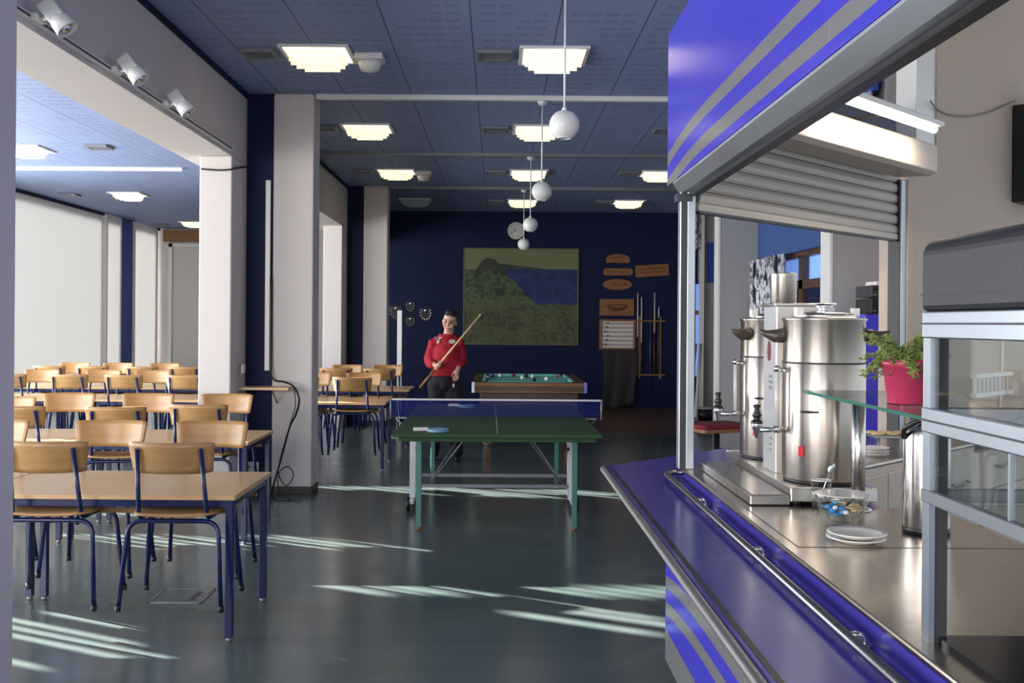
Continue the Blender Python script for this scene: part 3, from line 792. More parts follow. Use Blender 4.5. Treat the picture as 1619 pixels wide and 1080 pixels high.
# cloth hanging below
m = MB(); vs = []; fs = []; n, k = 36, 14
p = P(952, 552, YB); q = P(1007, 552, YB); bt = P(960, 645, YB).z
for j in range(k+1):
    v = j/k
    for i in range(n+1):
        u = i/n
        x = p.x+(q.x-p.x)*u*(1-.12*v)+.03*v+.02*math.sin(v*5)
        z = p.z-(p.z-bt)*v*(1-.14*max(0, u-.45))
        y = YB-.05-.016*math.sin(u*13+v*1.5)*(.3+v*.8)-.05*v
        vs.append((x, y, z))
for j in range(k):
    for i in range(n): fs.append((j*(n+1)+i, j*(n+1)+i+1, (j+1)*(n+1)+i+1, (j+1)*(n+1)+i))
o = m.add(vs, fs, True).build('table_cover', M['cover']); o.modifiers.new('solid', 'SOLIDIFY').thickness = .012
tag(o, 'dark folded cover cloth hanging under the score board', 'cloth')
# cue rack
a, b = P(1011, 500, YB), P(1043, 598, YB)
t = thing('cue_rack', 'wooden wall rack for cues beside the score board', 'cue rack', ((a.x+b.x)/2, YB-.004, b.z))
W2 = (b.x-a.x)/2; H2 = a.z-b.z
for sx in (-1, 1): MB().bb(sx*W2-.02, sx*W2+.02, -.03, 0, 0, H2).build('upright', M['brown_wood'], t, bevel=.003)
MB().bb(-W2-.09, W2+.09, -.07, -.005, H2-.10, H2-.075).build('top_bar', M['brown_wood'], t, bevel=.003)
MB().bb(-W2-.09, W2+.09, -.07, -.005, .05, .075).build('bottom_bar', M['brown_wood'], t, bevel=.003)
for (px, y0, y1, w_, lb) in ((1008, 463, 590, .55, 'pale cue at the left end of the wall rack'), (1014, 470, 590, .6, 'second pale cue from the left in the wall rack'),
                         (1028, 497, 618, 0, 'dark cue in the middle of the wall rack'), (1034.5, 463, 590, .5, 'cue with a white upper half in the wall rack'), (1041, 486, 590, .15, 'short dark cue beside the right upright of the rack')):
    a, b = P(px, y0, YB), P(px, y1, YB); c = thing('wall_cue', lb, 'cue', (a.x, YB-.045, b.z), 0, 'cues in the wall rack')
    L = a.z-b.z; zt = L*(1-w_)
    if w_ < .95: MB().tube([(0, 0, 0), (0, 0, zt)], [.017, .013], 8).build('butt', M['dark'], c)
    if w_: MB().tube([(0, 0, zt), (0, 0, L)], [.013, .010], 8).build('shaft', M['paper'], c)
# shield trophies
def shield(px, py, s, label):
    p = P(px, py, YB); t = thing('shield_trophy', label, 'trophy shield', (p.x, YB, p.z), 0, 'trophy shields on the wall')
    out = [(-.11, .12), (-.05, .10), (0, .13), (.05, .10), (.11, .12), (.115, .02), (.09, -.06), (.05, -.11), (0, -.15), (-.05, -.11), (-.09, -.06), (-.115, .02)]
    out = [(x*s, y*s) for x, y in out]
    MB().prism(out, 0, .02, Mw).build('board', M['black'], t, bevel=.004)
    g = MB().sph((0, .06*s, .025), .03*s, 10, Mw, (1, 1.1, .4))
    g.build('emblem', M['chrome'], t)
    g = MB()
    for i in range(10):
        a = -2.1+i*(4.2/9); rr = .088*s
        x = math.sin(a)*rr*1.05; y = -math.cos(a)*rr*1.25+.0*s
        g.prism([(x-.014*s, y+.014*s), (x+.014*s, y+.014*s), (x+.010*s, y-.010*s), (x, y-.018*s), (x-.010*s, y-.010*s)], .02, .028, Mw)
    g.build('name_plates', M['chrome'], t)
shield(626, 493, 1.05, 'trophy shield farthest left, partly behind the white post')
shield(649, 484, .78, 'small trophy shield at the top of the cluster')
shield(673, 496, 1.0, 'large trophy shield at the right of the cluster')
shield(649, 508, .78, 'small trophy shield at the bottom of the cluster')
t = thing('white_post', 'slim white post standing behind the tables in front of the shields', 'post', (-1.325, 14.0, 0))
MB().bb(-.032, .032, -.032, .032, 0, 1.73).build('post', M['white_metal'], t, bevel=.004)
MB().bb(-.12, .12, -.12, .12, 0, .012).build('base', M['white_metal'], t)

# ------------------------------------------------------------------ ping pong table
t = thing('ping_pong_table', 'dark green folding ping pong table with teal legs in the middle of the floor', 'ping pong table', (.0, 8.80, 0), R(.5))
HT, HW, HL = .76, .7625, 1.37
for sy in (-1, 1):
    MB().bb(-HW, HW, min(sy*.006, sy*HL), max(sy*.006, sy*HL), HT-.025, HT).build('table_half', M['pong_green'], t, bevel=.004)
MB().bb(-.0025, .0025, -HL+.02, HL-.02, HT, HT+.0012).build('centre_line', M['paper'], t)
MB().bb(-HW+.04, HW-.04, -HL+.05, -HL+.08, HT-.06, HT-.025).bb(-HW+.04, HW-.04, HL-.08, HL-.05, HT-.06, HT-.025).bb(-HW+.06, -HW+.09, -HL+.08, HL-.08, HT-.06, HT-.025).bb(HW-.09, HW-.06, -HL+.08, HL-.08, HT-.06, HT-.025).build('under_frame', M['pong_green'], t)
for sx in (-1, 1):
    for sy, yy in ((-1, -1.03), (1, 1.13)):
        xx = sx*(.59 if sy < 0 else .60)
        lg = MB().bb(xx-.02, xx+.02, yy-.02, yy+.02, .02, HT-.06).build('leg', M['teal'], t, bevel=.004)
        MB().lathe([(.016, 0), (.018, .02)], (xx, yy, 0), 10).build('foot', M['brown_wood'], lg)
for sx in (-1, 1):
    xx = .645 if sx > 0 else -.70
    po = MB().bb(xx-.026, xx+.026, -.16, -.11, .07, HT-.03).bb(xx-.02, xx+.02, .11, .16, .07, HT-.03).bb(xx-.02, xx+.02, -.30, .30, .06, .10).build('carriage_post', M['white_metal'], t, bevel=.004)
    for yy in (-.26, .26):
        MB().lathe([(.03, -.016), (.055, -.014), (.058, 0), (.055, .014), (.03, .016)], (0, 0, 0), 20, Matrix.Translation((xx+sx*.03, yy, .058)) @ Matrix.Rotation(R(90), 4, 'Y')).build('wheel', M['black'], po)
    MB().tube([(xx, -.13, .52), (xx-sx*.05, -.16, .50)], .016, 8).build('lock_knob', M['black'], po)
for yy, zz in ((-.135, .19), (.135, .24)):
    MB().bb(-.64, .64, yy-.012, yy+.012, zz-.014, zz+.014).build('cross_bar', M['grey_metal'], t)
for sx in (-1, 1):
    for yy in (-1.03, 1.13):
        MB().tube([(sx*.56, math.copysign(.13, yy), .20), (sx*.20, yy*.55, HT-.05)], .006, 6).build('brace', M['grey_metal'], t)
for sx in (-1, 1):
    cl = MB().box((sx*.80, 0, HT-.01), (.12, .03, .012)).tube([(sx*.905, 0, HT-.02), (sx*.905, 0, HT+.155)], .009, 8).tube([(sx*.86, 0, HT-.012), (sx*.80, 0, HT-.075), (sx*.77, 0, HT-.07)], .008, 8).build('net_clamp', M['grey_metal'], t)
nt = MB().bb(-.905, .905, -.0015, .0015, HT+.004, HT+.14).build('net', M['net'], t)
MB().bb(-.905, .905, -.004, .004, HT+.140, HT+.1555).build('net_tape', M['paper'], nt)
def paddle(px, py, rz, label):
    p = PZ(px, py, HT+.004); t = thing('paddle', label, 'table tennis bat', (p.x, p.y, HT), rz)
    pl = [(.085*math.cos(2*PI*i/28), .078*math.sin(2*PI*i/28)) for i in range(28)]
    MB().prism(pl, .012, .020).build('blade', M['paddle_blue'], t, bevel=.002)
    MB().prism([(-.18, -.016), (-.18, .016), (-.07, .013), (-.07, -.013)], .004, .030).build('handle', M['white_plastic'], t, bevel=.005)
    MB().prism([(x*.98, y*.98) for x, y in pl], .0, .012).build('rubber', M['paddle_blue'], t)
paddle(692, 681, R(8), 'light blue bat with white handle on the near left of the ping pong table')
paddle(738, 643, R(-6), 'light blue bat lying on the far half of the ping pong table')
o = MB().sph((0, 0, .05), .05, 14).build('small_ball', M['paper']); p = PZ(770, 698, .05); o.location = (p.x, p.y, 0)
tag(o, 'small white ball on the floor behind the ping pong table', 'ball')

# ------------------------------------------------------------------ pool table and balls
PX0, PX1, PY0, PY1, PH = -.30, 1.13, 12.90, 15.15, .82
t = thing('pool_table', 'brown pool table with teal cloth in front of the painting', 'pool table', ((PX0+PX1)/2, (PY0+PY1)/2, 0))
a, b = (PX1-PX0)/2, (PY1-PY0)/2
MB().bb(-a+.09, a-.09, -b+.09, b-.09, .42, PH-.13).build('cabinet', M['dark_wood'], t, bevel=.01)
rl = MB().bb(-a, a, -b, -b+.12, PH-.13, PH).bb(-a, a, b-.12, b, PH-.13, PH).bb(-a, -a+.12, -b+.12, b-.12, PH-.13, PH).bb(a-.12, a, -b+.12, b-.12, PH-.13, PH).build('rail', M['dark_wood'], t, bevel=.008)
MB().bb(-a-.006, a+.006, -b-.006, -b, PH-.045, PH-.004).bb(-a-.006, a+.006, -b-.006, -b, PH-.128, PH-.112).bb(-a-.006, -a, -b, b, PH-.045, PH-.004).bb(a, a+.006, -b, b, PH-.045, PH-.004).build('trim_strip', M['brown_wood'], rl)
for x0, x1 in ((-a-.01, -a+.025), (a-.025, a+.01)): MB().bb(x0, x1, -b-.01, -b+.02, PH-.13, PH+.004).build('corner_cap', M['chrome'], rl)
MB().bb(-a+.12, a-.12, -b+.12, b-.12, PH-.05, PH-.025).build('cloth_bed', M['baize'], t)
cu = MB()
for x0, x1, y0, y1 in ((-a+.12, -a+.165, -b+.2, -.06), (-a+.12, -a+.165, .06, b-.2), (a-.165, a-.12, -b+.2, -.06), (a-.165, a-.12, .06, b-.2), (-a+.2, a-.2, -b+.12, -b+.165), (-a+.2, a-.2, b-.165, b-.12)): cu.bb(x0, x1, y0, y1, PH-.025, PH+.006)
cu.build('cushion', M['baize'], t, bevel=.008)
for sx in (-1, 1):
    for yy in (-b+.135, 0, b-.135): MB().lathe([(.055, PH-.02), (.06, PH+.004), (.048, PH+.004), (.045, PH-.02)], (sx*(a-.125), yy, 0), 16).build('pocket', M['black'], t)
for sx in (-1, 1):
    for sy in (-1, 1):
        lg = MB().prism(rrect(-.055, .055, -.055, .055, .02), .03, .43, Matrix.Translation((sx*(a-.19), sy*(b-.22), 0))).build('leg', M['brown_wood'], t, bevel=.004)
        MB().lathe([(.03, 0), (.035, .03)], (sx*(a-.19), sy*(b-.22), 0), 12).build('levelling_foot', M['grey_metal'], lg)
BALLS = [(790.6, 593.8, (236, 232, 222), 'white cue ball on the left of the pool table'), (812, 593.2, (120, 40, 40), 'maroon pool ball near the far cushion'),
         (826, 597, (230, 226, 220), 'pale pool ball at the left of the centre cluster'), (831.5, 594, (60, 44, 46), 'dark brown pool ball at the back of the centre cluster'),
         (842, 595, (232, 228, 216), 'cream pool ball at the right of the centre cluster'), (844.5, 600, (26, 26, 30), 'black pool ball in front of the centre cluster'),
         (864, 599, (238, 236, 230), 'white striped pool ball nearest the front rail'), (880.6, 594.2, (150, 96, 80), 'light brown pool ball near the right far corner'),
         (771.7, 597, (150, 120, 110), 'dull pink pool ball at the far left corner'), (779, 593.6, (56, 50, 100), 'purple pool ball at the far left corner')]
for k, (px, py, c, lb) in enumerate(BALLS):
    p = PZ(px, py, PH-.025+.029)
    p.y = min(p.y, PY1-.21)
    o = MB().sph((0, 0, .0286), .0286, 16).build('pool_ball', paint('ball_enamel', c, .12, var=.02)); o.location = (p.x, p.y, PH-.0250)
    tag(o, lb, 'pool ball', 'balls on the pool table')

# ------------------------------------------------------------------ serving counter (kiosk)
CT = .92                                    # worktop height
t = thing('serving_counter', 'violet blue serving counter with grey stripes and a tray shelf along its front', 'counter', (.8, 2.6, 0))
K = dict(parent=t, world=True)
# carcass and plinth, bent 45 degrees at the far end
MB().prism([(.77, -.5), (.77, 4.49), (2.30, 6.02), (2.66, 5.70), (1.42, 4.46), (1.36, 3.62), (1.36, -.5)], .10, .822).prism([(.868, -.5), (.868, 4.60), (2.34, 6.07), (2.66, 5.70), (1.42, 4.46), (1.36, 3.62), (1.36, -.5)], .822, CT-.020).build('carcass', M['cream'], **K)
MB().prism([(.82, -.5), (.82, 4.45), (2.33, 5.96), (2.6, 5.69), (1.38, 4.44), (1.32, 3.62), (1.32, -.5)], 0, .10).build('plinth', M['dark'], **K)
ys = [-.5, .9, 2.15, 3.35, 4.5]
for i in range(4):
    MB().bb(.75, .77, ys[i]+.002, ys[i+1]-.002, .10, .822).build('front_panel', M['front_panel'], **K)
MB().prism([(.75, 4.5), (2.29, 6.04), (2.305, 6.025), (.77, 4.49)], .10, .822).build('end_panel', M['kiosk_blue'], **K)
# tray shelf
MB().prism([(.555, -.5), (.555, 5.18), (1.36, 6.0), (1.50, 5.42), (.865, 4.70), (.865, -.5)], .822, .85).build('tray_shelf', M['shelf_blue'], bevel=.004, **K)
MB().prism([(.849, -.5), (.849, 4.62), (2.36, 6.13), (2.375, 6.115), (.868, 4.61), (.868, -.5)], .85, CT-.018).build('riser', M['shelf_blue'], **K)
MB().tube([(.541, -.5+.25*q, .838) for q in range(23)]+[(.541, 5.16, .838)], .015, 16).build('outer_rail', M['satin_rail'], **K)
MB().bb(.569, .584, -.5, 5.14, .849, .8515).build('shelf_groove', M['black'], **K)
MB().tube(rounded([(.785, -.5, .878), (.785, 4.74, .878), (.83, 4.80, .878), (.885, 4.78, .878)], .04), .0125, 12).build('inner_rail', M['rail'], **K)
for yb in (4.05, 3.17, 2.30, 1.5):
    MB().tube(rounded([(.785, yb, .876), (.83, yb, .876), (.83, yb, .852)], .018), .008, 8).lathe([(.018, .85), (.018, .855)], (.83, yb, 0), 12).build('rail_bracket', M['chrome'], **K)
for yb in (4.75, 3.95, 3.0, 2.0):
    MB().prism([(0, 0), (.20, 0), (.20, -.05), (.02, -.012)], -.012, .012, Matrix.Translation((.56, yb, .822)) @ Matrix.Rotation(R(90), 4, 'X')).build('shelf_bracket', M['dark'], **K)
# drawers on the kitchen side of the slanted part
u = Vector((1, 1, 0)).normalized(); nrm = Vector((1, -1, 0)).normalized()
def slant(o, z=0): return Matrix(((u.x, nrm.x, 0, o[0]), (u.y, nrm.y, 0, o[1]), (0, 0, 1, z), (0, 0, 0, 1)))   # local x along, y towards kitchen
S0 = slant((1.42, 4.46))
for i in range(3):
    x0 = .05+i*.58
    d = MB().bb(x0, x0+.57, 0, .018, .60, CT-.055, S0).build('drawer', M['cream'], bevel=.003, **K)
    MB().tube([S0 @ Vector((x0+.18, .02, .73)), S0 @ Vector((x0+.19, .05, .72)), S0 @ Vector((x0+.38, .05, .72)), S0 @ Vector((x0+.39, .02, .73))], .006, 8).build('handle', M['grey_metal'], d, world=True)
    MB().bb(x0, x0+.57, 0, .018, .12, .595, S0).build('cabinet_door', M['cream'], bevel=.003, **K)
# stainless worktop
t = thing('steel_worktop', 'brushed stainless steel worktop running along the serving counter', 'worktop', (1.2, 3.0, CT-.045))
MB().prism([(.845, -.5), (.845, 4.62), (2.37, 6.15), (2.74, 5.78), (1.44, 4.48), (1.38, 3.66), (1.58, 3.62), (1.58, -.5)], CT-.018, CT).build('top', M['steel_top'], t, bevel=.006, world=True)
g = MB()
for x0, x1, y0, y1 in ((.885, 1.56, 2.995, 3.001), (.885, .889, 3.0, 3.62)): g.bb(x0, x1, y0, y1, CT, CT+.0008)
g.build('seam', M['dark'], t, world=True)
# hot plate inside the display case
o = MB().prism(rrect(-.30, .30, -.97, .97, .02), 0, .012).build('hot_plate', paint('black_ceramic', (20, 20, 22), .15)); o.location = (1.21, 1.145, CT)
tag(o, 'black glass hot plate let into the worktop under the display case', 'hot plate')

# fascia above the opening
t = thing('kiosk_fascia', 'violet blue fascia box with two grey stripes above the serving opening', 'fascia', (.9, 2.5, 2.16))
K = dict(parent=t, world=True)
ys = [-.5, 1.0, 2.48, 4.84]
for i in range(3):
    MB().bb(.80, .82, ys[i]+.0015, ys[i+1]-.0015, 2.222, 2.937).build('panel', M['fascia'], bevel=.002, **K)
MB().prism([(.80, 4.84), (.82, 4.84), (2.42, 6.44), (2.40, 6.46)], 2.60, 2.86).build('slanted_panel', M['kiosk_blue'], **K)
MB().bb(.82, .95, -.5, 4.62, 2.24, 2.90).build('inner_frame', M['dark'], **K)
al = MB()
prof = [(.8205, 2.219), (.803, 2.2205), (.804, 2.212), (.835, 2.164), (.86, 2.160), (.86, 2.24), (.8205, 2.24)]
al.prism([(x-.80, z) for x, z in prof], -.5, 4.70, Matrix(((1, 0, 0, .80), (0, 0, 1, 0), (0, 1, 0, 0), (0, 0, 0, 1))))
al.build('aluminium_profile', M['alu'], **K)
MB().bb(.86, .90, -.5, 4.66, 2.145, 2.24).build('shutter_slot', M['black'], **K)
def beam45(o, l, w_, z0, z1, off=0): return MB().bb(o, l, off-w_, off, z0, z1, slant((.86, 4.62)))
beam45(.0, 2.16, .06, 2.60, 2.88, .0).build('slanted_beam', paint('dark_blue_beam', (34, 38, 70), .5), **K)
# corner post
t = thing('corner_post', 'aluminium corner post standing on the worktop under the end of the fascia', 'post', (.853, 4.62, CT))
MB().bb(-.028, -.002, -.03, .03, 0, 1.245).build('guide', M['dark'], t)
MB().bb(-.002, .034, -.03, .03, 0, 1.245).bb(-.034, -.028, -.03, .03, 0, 1.245).build('post', M['alu'], t, bevel=.003)
MB().bb(-.05, .02, -.034, .034, 1.20, 1.235).build('corner_clip', M['dark'], t)
# roller shutter across the slanted end
t = thing('roller_shutter', 'cream roller shutter half lowered across the slanted end opening', 'roller shutter', (1.64, 5.40, 2.09))
K = dict(parent=t, world=True)
S1 = slant((.86, 4.62))
m = MB(); n0 = 6; vs = []
prof = []
for i in range(n0):
    for a, d_ in ((0, .004), (.05, .004), (.07, .018), (.25, .024), (.5, .027), (.75, .025), (.93, .018), (.95, .004)):
        prof.append((.006+d_, 2.11+(i+a)*.062))
for y, z in prof:
    for x in (.05, 2.13): vs.append(S1 @ Vector((x, y, z)))
fs = [(2*i, 2*i+1, 2*i+3, 2*i+2) for i in range(len(prof)-1)]
o = m.add(vs, fs, False).build('slats', M['slat'], **K); s = o.modifiers.new('solid', 'SOLIDIFY'); s.thickness = .008
MB().bb(.04, 2.14, .0, .035, 2.082, 2.115, S1).build('bottom_bar', M['slat'], bevel=.004, **K)
MB().bb(.04, 2.14, .002, .033, 2.072, 2.082, S1).build('rubber_seal', M['black'], **K)
bxp = [(.065, 2.44), (.065, 2.64), (.16, 2.64), (.30, 2.60), (.30, 2.45), (.27, 2.43)]
vs = [S1 @ Vector((x, y, z)) for x in (-.05, 2.03) for y, z in bxp]; k = len(bxp)
m = MB().add(vs, [tuple(range(k)), tuple(range(2*k-1, k-1, -1))]+[(i, i+k, (i+1) % k+k, (i+1) % k) for i in range(k)])
m.build('shutter_box', M['cream'], bevel=.006, **K)
MB().bb(2.13, 2.20, -.03, .05, CT, 2.44, S1).build('side_guide', M['alu'], bevel=.003, **K)
MB().bb(2.115, 2.13, -.025, .045, CT, 2.44, S1).build('guide_slot', M['black'], **K)
# kitchen wall beyond the shutter
struct(MB().bb(2.28, 2.66, -.12, .04, 0, 2.60, S1).bb(2.66, 5.6, -.12, .04, 0, 4.45, S1).build('wall_kitchen', M['beige_wall']))
struct(MB().bb(2.20, 2.28, -.12, .06, 0, 2.60, S1).build('trim_kitchen_jamb', M['beige_wall'], bevel=.004))
struct(MB().bb(2.38, 2.66, -.10, .03, 2.60, 4.45, S1).build('trim_kitchen_post', M['white_metal'], bevel=.004))
struct(MB().bb(1.35, 1.40, -3, 5.2, HC-.06, 4.45).bb(.65, 2.40, -.12, -.06, HC-.06, 4.45, S1).build('wall_kitchen_upstand', M['beige_wall']))
struct(MB().prism([(1.35, -3), (1.35, 5.2), (8, 11.85), (8, -3)], 4.45, 4.5).build('ceiling_kitchen', M['beige_wall']))
# fluorescent fitting
t = thing('fluorescent_lamp', 'lit white fluorescent batten in front of the shutter box', 'ceiling lamp', S1 @ Vector((1.10, .40, 2.60)))
K = dict(parent=t, world=True)
MB().bb(.49, 1.70, .37, .47, 2.640, 2.667, S1).build('housing', M['white_metal'], bevel=.008, **K)
MB().tube([S1 @ Vector((.51, .42, 2.627)), S1 @ Vector((1.68, .42, 2.627))], .020, 14).build('tube', M['tube_on'], **K)
for xx in (.8, 1.3): MB().bb(xx, xx+.05, .0, .40, 2.667, 2.68, S1).build('bracket', M['grey_metal'], **K)
l = bpy.data.lights.new('fluorescent_tube_light', 'AREA'); l.shape = 'RECTANGLE'; l.size = 1.15; l.size_y = .05; l.energy = 6.5; l.color = (1, .86, .68)
lo = bpy.data.objects.new('fluorescent_tube_light', l); COL.objects.link(lo); lo.location = S1 @ Vector((1.10, .42, 2.600))
zx = u; zz = (Vector((0, 0, 1))-nrm*-.0).normalized(); yv = zz.cross(zx).normalized()
lo.matrix_world = Matrix(((zx.x, yv.x, zz.x, lo.location.x), (zx.y, yv.y, zz.y, lo.location.y), (zx.z, yv.z, zz.z, lo.location.z), (0, 0, 0, 1)))
# speaker and its wire on the kitchen wall
def on_wall(px, py):            # photo point on the kitchen wall plane Y = X + 3.76 (kitchen face is 4 cm in front)
    dx, dy = unroll(px, py); k = dx/F; Y = (3.76-.04*math.sqrt(2))/(1-k)
    return Vector((k*Y, Y, EYE-dy*Y/F))
a = on_wall(1599, 320); b = on_wall(1597, 165)
t = thing('wall_speaker', 'large black loudspeaker on the beige kitchen wall at the right edge', 'loudspeaker', a)
SS = slant((0, 0))
hh = b.z-a.z
MB().bb(.0, .40, .0, .26, 0, hh, SS).build('cabinet', M['black'], t, bevel=.01)
MB().bb(.02, .38, .26, .27, .02, hh-.02, SS).build('grille', M['dark'], t)
MB().lathe([(.02, 0), (.02, .006), (.001, .008)], (0, 0, 0), 12, SS @ Matrix.Translation((-.001, .12, hh*.5)) @ Matrix.Rotation(R(-90), 4, 'Y')).build('screw', M['grey_metal'], t)
pts = [on_wall(x, y) for x, y in ((1468, 160), (1478, 172), (1500, 182), (1530, 184), (1560, 178), (1590, 165), (1603, 160))]
c = MB().tube(smooth_path([p+nrm*.012 for p in pts], 5), .006, 6).build('speaker_wire', M['grey_metal']); tag(c, 'thin grey wire sagging along the beige kitchen wall to the loudspeaker', 'wire')
pts = [on_wall(x, y) for x, y in ((1583, 505), (1582, 560), (1580, 610), (1577, 660))]
c = MB().tube(smooth_path([p+nrm*.012 for p in pts], 5), .010, 6).build('wall_cable', M['white_plastic']); tag(c, 'white cable running down the kitchen wall behind the display case', 'cable')
a = on_wall(1532, 622)
t = thing('wall_rack', 'white slatted rack on the kitchen wall seen through the display case', 'rack', a+nrm*.0)
g = MB()
for i in range(9): g.bb(.03+i*.075, .05+i*.075, .01, .03, 0, .10, SS)
g.build('slats', M['white_plastic'], t)
MB().bb(0, .70, .0, .05, .10, .13, SS).bb(0, .70, .0, .05, -.03, 0, SS).build('frame', M['white_plastic'], t, bevel=.003)

# back counter along the kitchen wall, right of the slanted counter
t = thing('kitchen_cabinet', 'cream kitchen cabinet with drawers along the back wall of the kiosk', 'cabinet', S1 @ Vector((3.4, .30, 0)))
K = dict(parent=t, world=True)
MB().bb(2.32, 4.6, .045, .44, .10, .86, S1).build('body', M['cream'], **K)
MB().bb(2.30, 4.6, .045, .47, .86, .90, S1).build('worktop', M['grey_metal'], bevel=.004, **K)
for i in range(4):
    x0 = 2.33+i*.56
    d = MB().bb(x0, x0+.55, .44, .458, .62, .85, S1).build('drawer', M['cream'], bevel=.003, **K)
    MB().tube([S1 @ Vector((x0+.17, .46, .75)), S1 @ Vector((x0+.18, .49, .74)), S1 @ Vector((x0+.37, .49, .74)), S1 @ Vector((x0+.38, .46, .75))], .006, 8).build('handle', M['grey_metal'], d, world=True)
    MB().bb(x0, x0+.55, .44, .458, .12, .61, S1).build('door', M['cream'], bevel=.003, **K)

# ------------------------------------------------------------------ coffee machine
t = thing('coffee_machine', 'stainless twin-urn coffee machine on the worktop', 'coffee machine', (1.2, 4.2, CT))
MX, MY = 1.233, (3.86, 4.53)
L = lambda x, y, z=0: (x-1.2, y-4.2, z)
bs = MB().bb(1.06-1.2, 1.372-1.2, 3.68-4.2, 4.72-4.2, .014, .066).build('base', M['steel'], t, bevel=.004)
g = MB()
for x in (1.09, 1.34):
    for y in (3.72, 4.68): g.lathe([(.018, 0), (.018, .014)], L(x, y), 10)
g.build('feet', M['black'], bs)
tr = MB().bb(.915-1.2, 1.058-1.2, 3.68-4.2, 4.60-4.2, .002, .036).build('drip_tray', M['steel'], t, bevel=.004)
MB().bb(.925-1.2, 1.048-1.2, 3.69-4.2, 4.59-4.2, .036, .039).build('drip_grille', M['grille'], tr)
tw = MB().bb(1.10-1.2, 1.33-1.2, 4.03-4.2, 4.21-4.2, .066, .725).build('tower', paint('pale_machine_panel', (206, 200, 190), .3, .3), t, bevel=.004)
MB().bb(1.097-1.2, 1.101-1.2, 4.035-4.2, 4.205-4.2, .07, .72).build('control_panel', paint('bright_panel', (222, 222, 222), .25, .5), tw)
g = MB()
for i in range(3): g.bb(1.094-1.2, 1.098-1.2, 4.07-4.2, 4.12-4.2, .395+i*.022, .405+i*.022)
for i in range(3): g.bb(1.094-1.2, 1.098-1.2, 4.07-4.2, 4.11-4.2, .15+i*.022, .157+i*.022)
g.build('button', M['grey_metal'], tw)
MB().prism([(.022*math.cos(2*PI*i/20), .04*math.sin(2*PI*i/20)) for i in range(20)], 0, .003, Matrix.Translation(L(1.097, 4.12, .545)) @ Matrix(((0, 0, -1, 0), (1, 0, 0, 0), (0, 1, 0, 0), (0, 0, 0, 1)))).build('badge', paint('maroon_badge', (110, 40, 50), .4), tw)
MB().bb(1.09-1.2, 1.335-1.2, 4.02-4.2, 4.22-4.2, .725, .737).build('tower_lid', M['steel'], tw, bevel=.003)
for k, yy in enumerate(MY):
    r = .151; z0 = .078
    cc = L(MX, yy)
    pr = [(r-.004, z0), (r, z0+.004), (r, .505), (r-.003, .509), (r-.003, .512), (r-.002, .516), (r-.002, .664), (r+.004, .670), (r+.004, .676), (r-.01, .678), (.10, .686), (.001, .694)]
    ur = MB().lathe(pr, cc, 64).build('urn', M['urn'], t)
    MB().lathe([(r-.001, .5065), (r+.0012, .508), (r+.0012, .512), (r-.001, .5135)], cc, 48).build('seam_ring', M['dark'], ur)
    MB().lathe([(r-.006, .066), (r-.006, .078)], cc, 32).build('urn_foot', M['black'], ur)
    MB().lathe([(.118, .682), (.11, .692), (.05, .702), (.02, .704), (.02, .712), (.032, .716), (.032, .728), (.001, .732)], cc, 32).build('urn_lid', M['chrome'], ur)
    for sx in (-1, 1):
        g = MB(); T = Matrix.Translation(cc) @ Matrix.Rotation(R(-10 if k == 0 else 24), 4, 'Z')
        pts = [(sx*(r-.01), 0, .612), (sx*(r+.03), 0, .608), (sx*(r+.06), 0, .616), (sx*(r+.085), 0, .628)]
        g.tube(pts, [.030, .026, .015, .005], 10, T @ Matrix.Translation((0, 0, 0)))
        g.build('urn_handle', M['handle'], ur)
        MB().box((sx*.118, -.02, .700), (.028, .02, .03), Matrix.Translation(cc) @ Matrix.Rotation(R(14), 4, 'Z')).build('lid_clip', M['china'], ur)
    # level glass and tap on the customer side
    gx, gy = MX-r-.03, yy-.02
    MB().tube([L(gx, gy, .27), L(gx, gy, .475)], .008, 10).build('level_glass', paint('milky_gauge_tube', (206, 206, 200), .15), ur)
    MB().lathe([(.012, .247), (.013, .272)], L(gx, gy), 10).tube([L(MX-r+.005, gy+.01, .257), L(gx-.07, gy, .257)], .010, 10).build('tap_pipe', M['chrome'], ur)
    MB().lathe([(.012, .475), (.013, .495), (.001, .50)], L(gx, gy), 10).tube([L(MX-r+.005, gy, .482), L(gx, gy, .482)], .008, 8).build('gauge_fitting', M['chrome'], ur)
    tx = gx-.075
    TS_ = Matrix.Translation(L(tx, gy, .226)) @ Matrix.Diagonal((1.05, 1.05, .58, 1)) @ Matrix.Translation((0, 0, -.08))
    tp = MB().lathe([(.006, .08), (.009, .12), (.018, .15), (.020, .175), (.017, .19), (.001, .195)], (0, 0, 0), 14, TS_).build('tap', M['chrome'], ur)
    MB().lathe([(.020, .172), (.022, .178), (.020, .19), (.012, .20), (.015, .22), (.018, .225), (.012, .245), (.009, .27), (.014, .285), (.013, .295), (.001, .298)], (0, 0, 0), 14, TS_).build('tap_lever', M['black'], ur)
    g = MB().bb(MX-1.2-.12, MX-1.2-.06, yy-4.2-r+.012, yy-4.2-r+.045, .33, .337)
    g.build('level_mark', M['black'], ur)
    MB().box((-.112+cc[0], cc[1]-.103, .187), (.02, .012, .036), None, R(-48)).build('rocker_switch', paint('red_switch', (190, 30, 40), .3), ur)
    MB().box((-.045+cc[0], cc[1]-r+.014, .085), (.03, .03, .02)).build('hinge_foot', M['black'], ur)
o = MB().lathe([(.048, 0), (.052, .003), (.052, .112), (.054, .118), (.05, .121), (.048, .121), (.048, .114), (.03, .112), (.001, .112)], n=32).build('filter_canister', M['urn'])
o.location = (1.152, 4.12, CT+.737); tag(o, 'small steel canister standing on top of the coffee machine tower', 'canister')

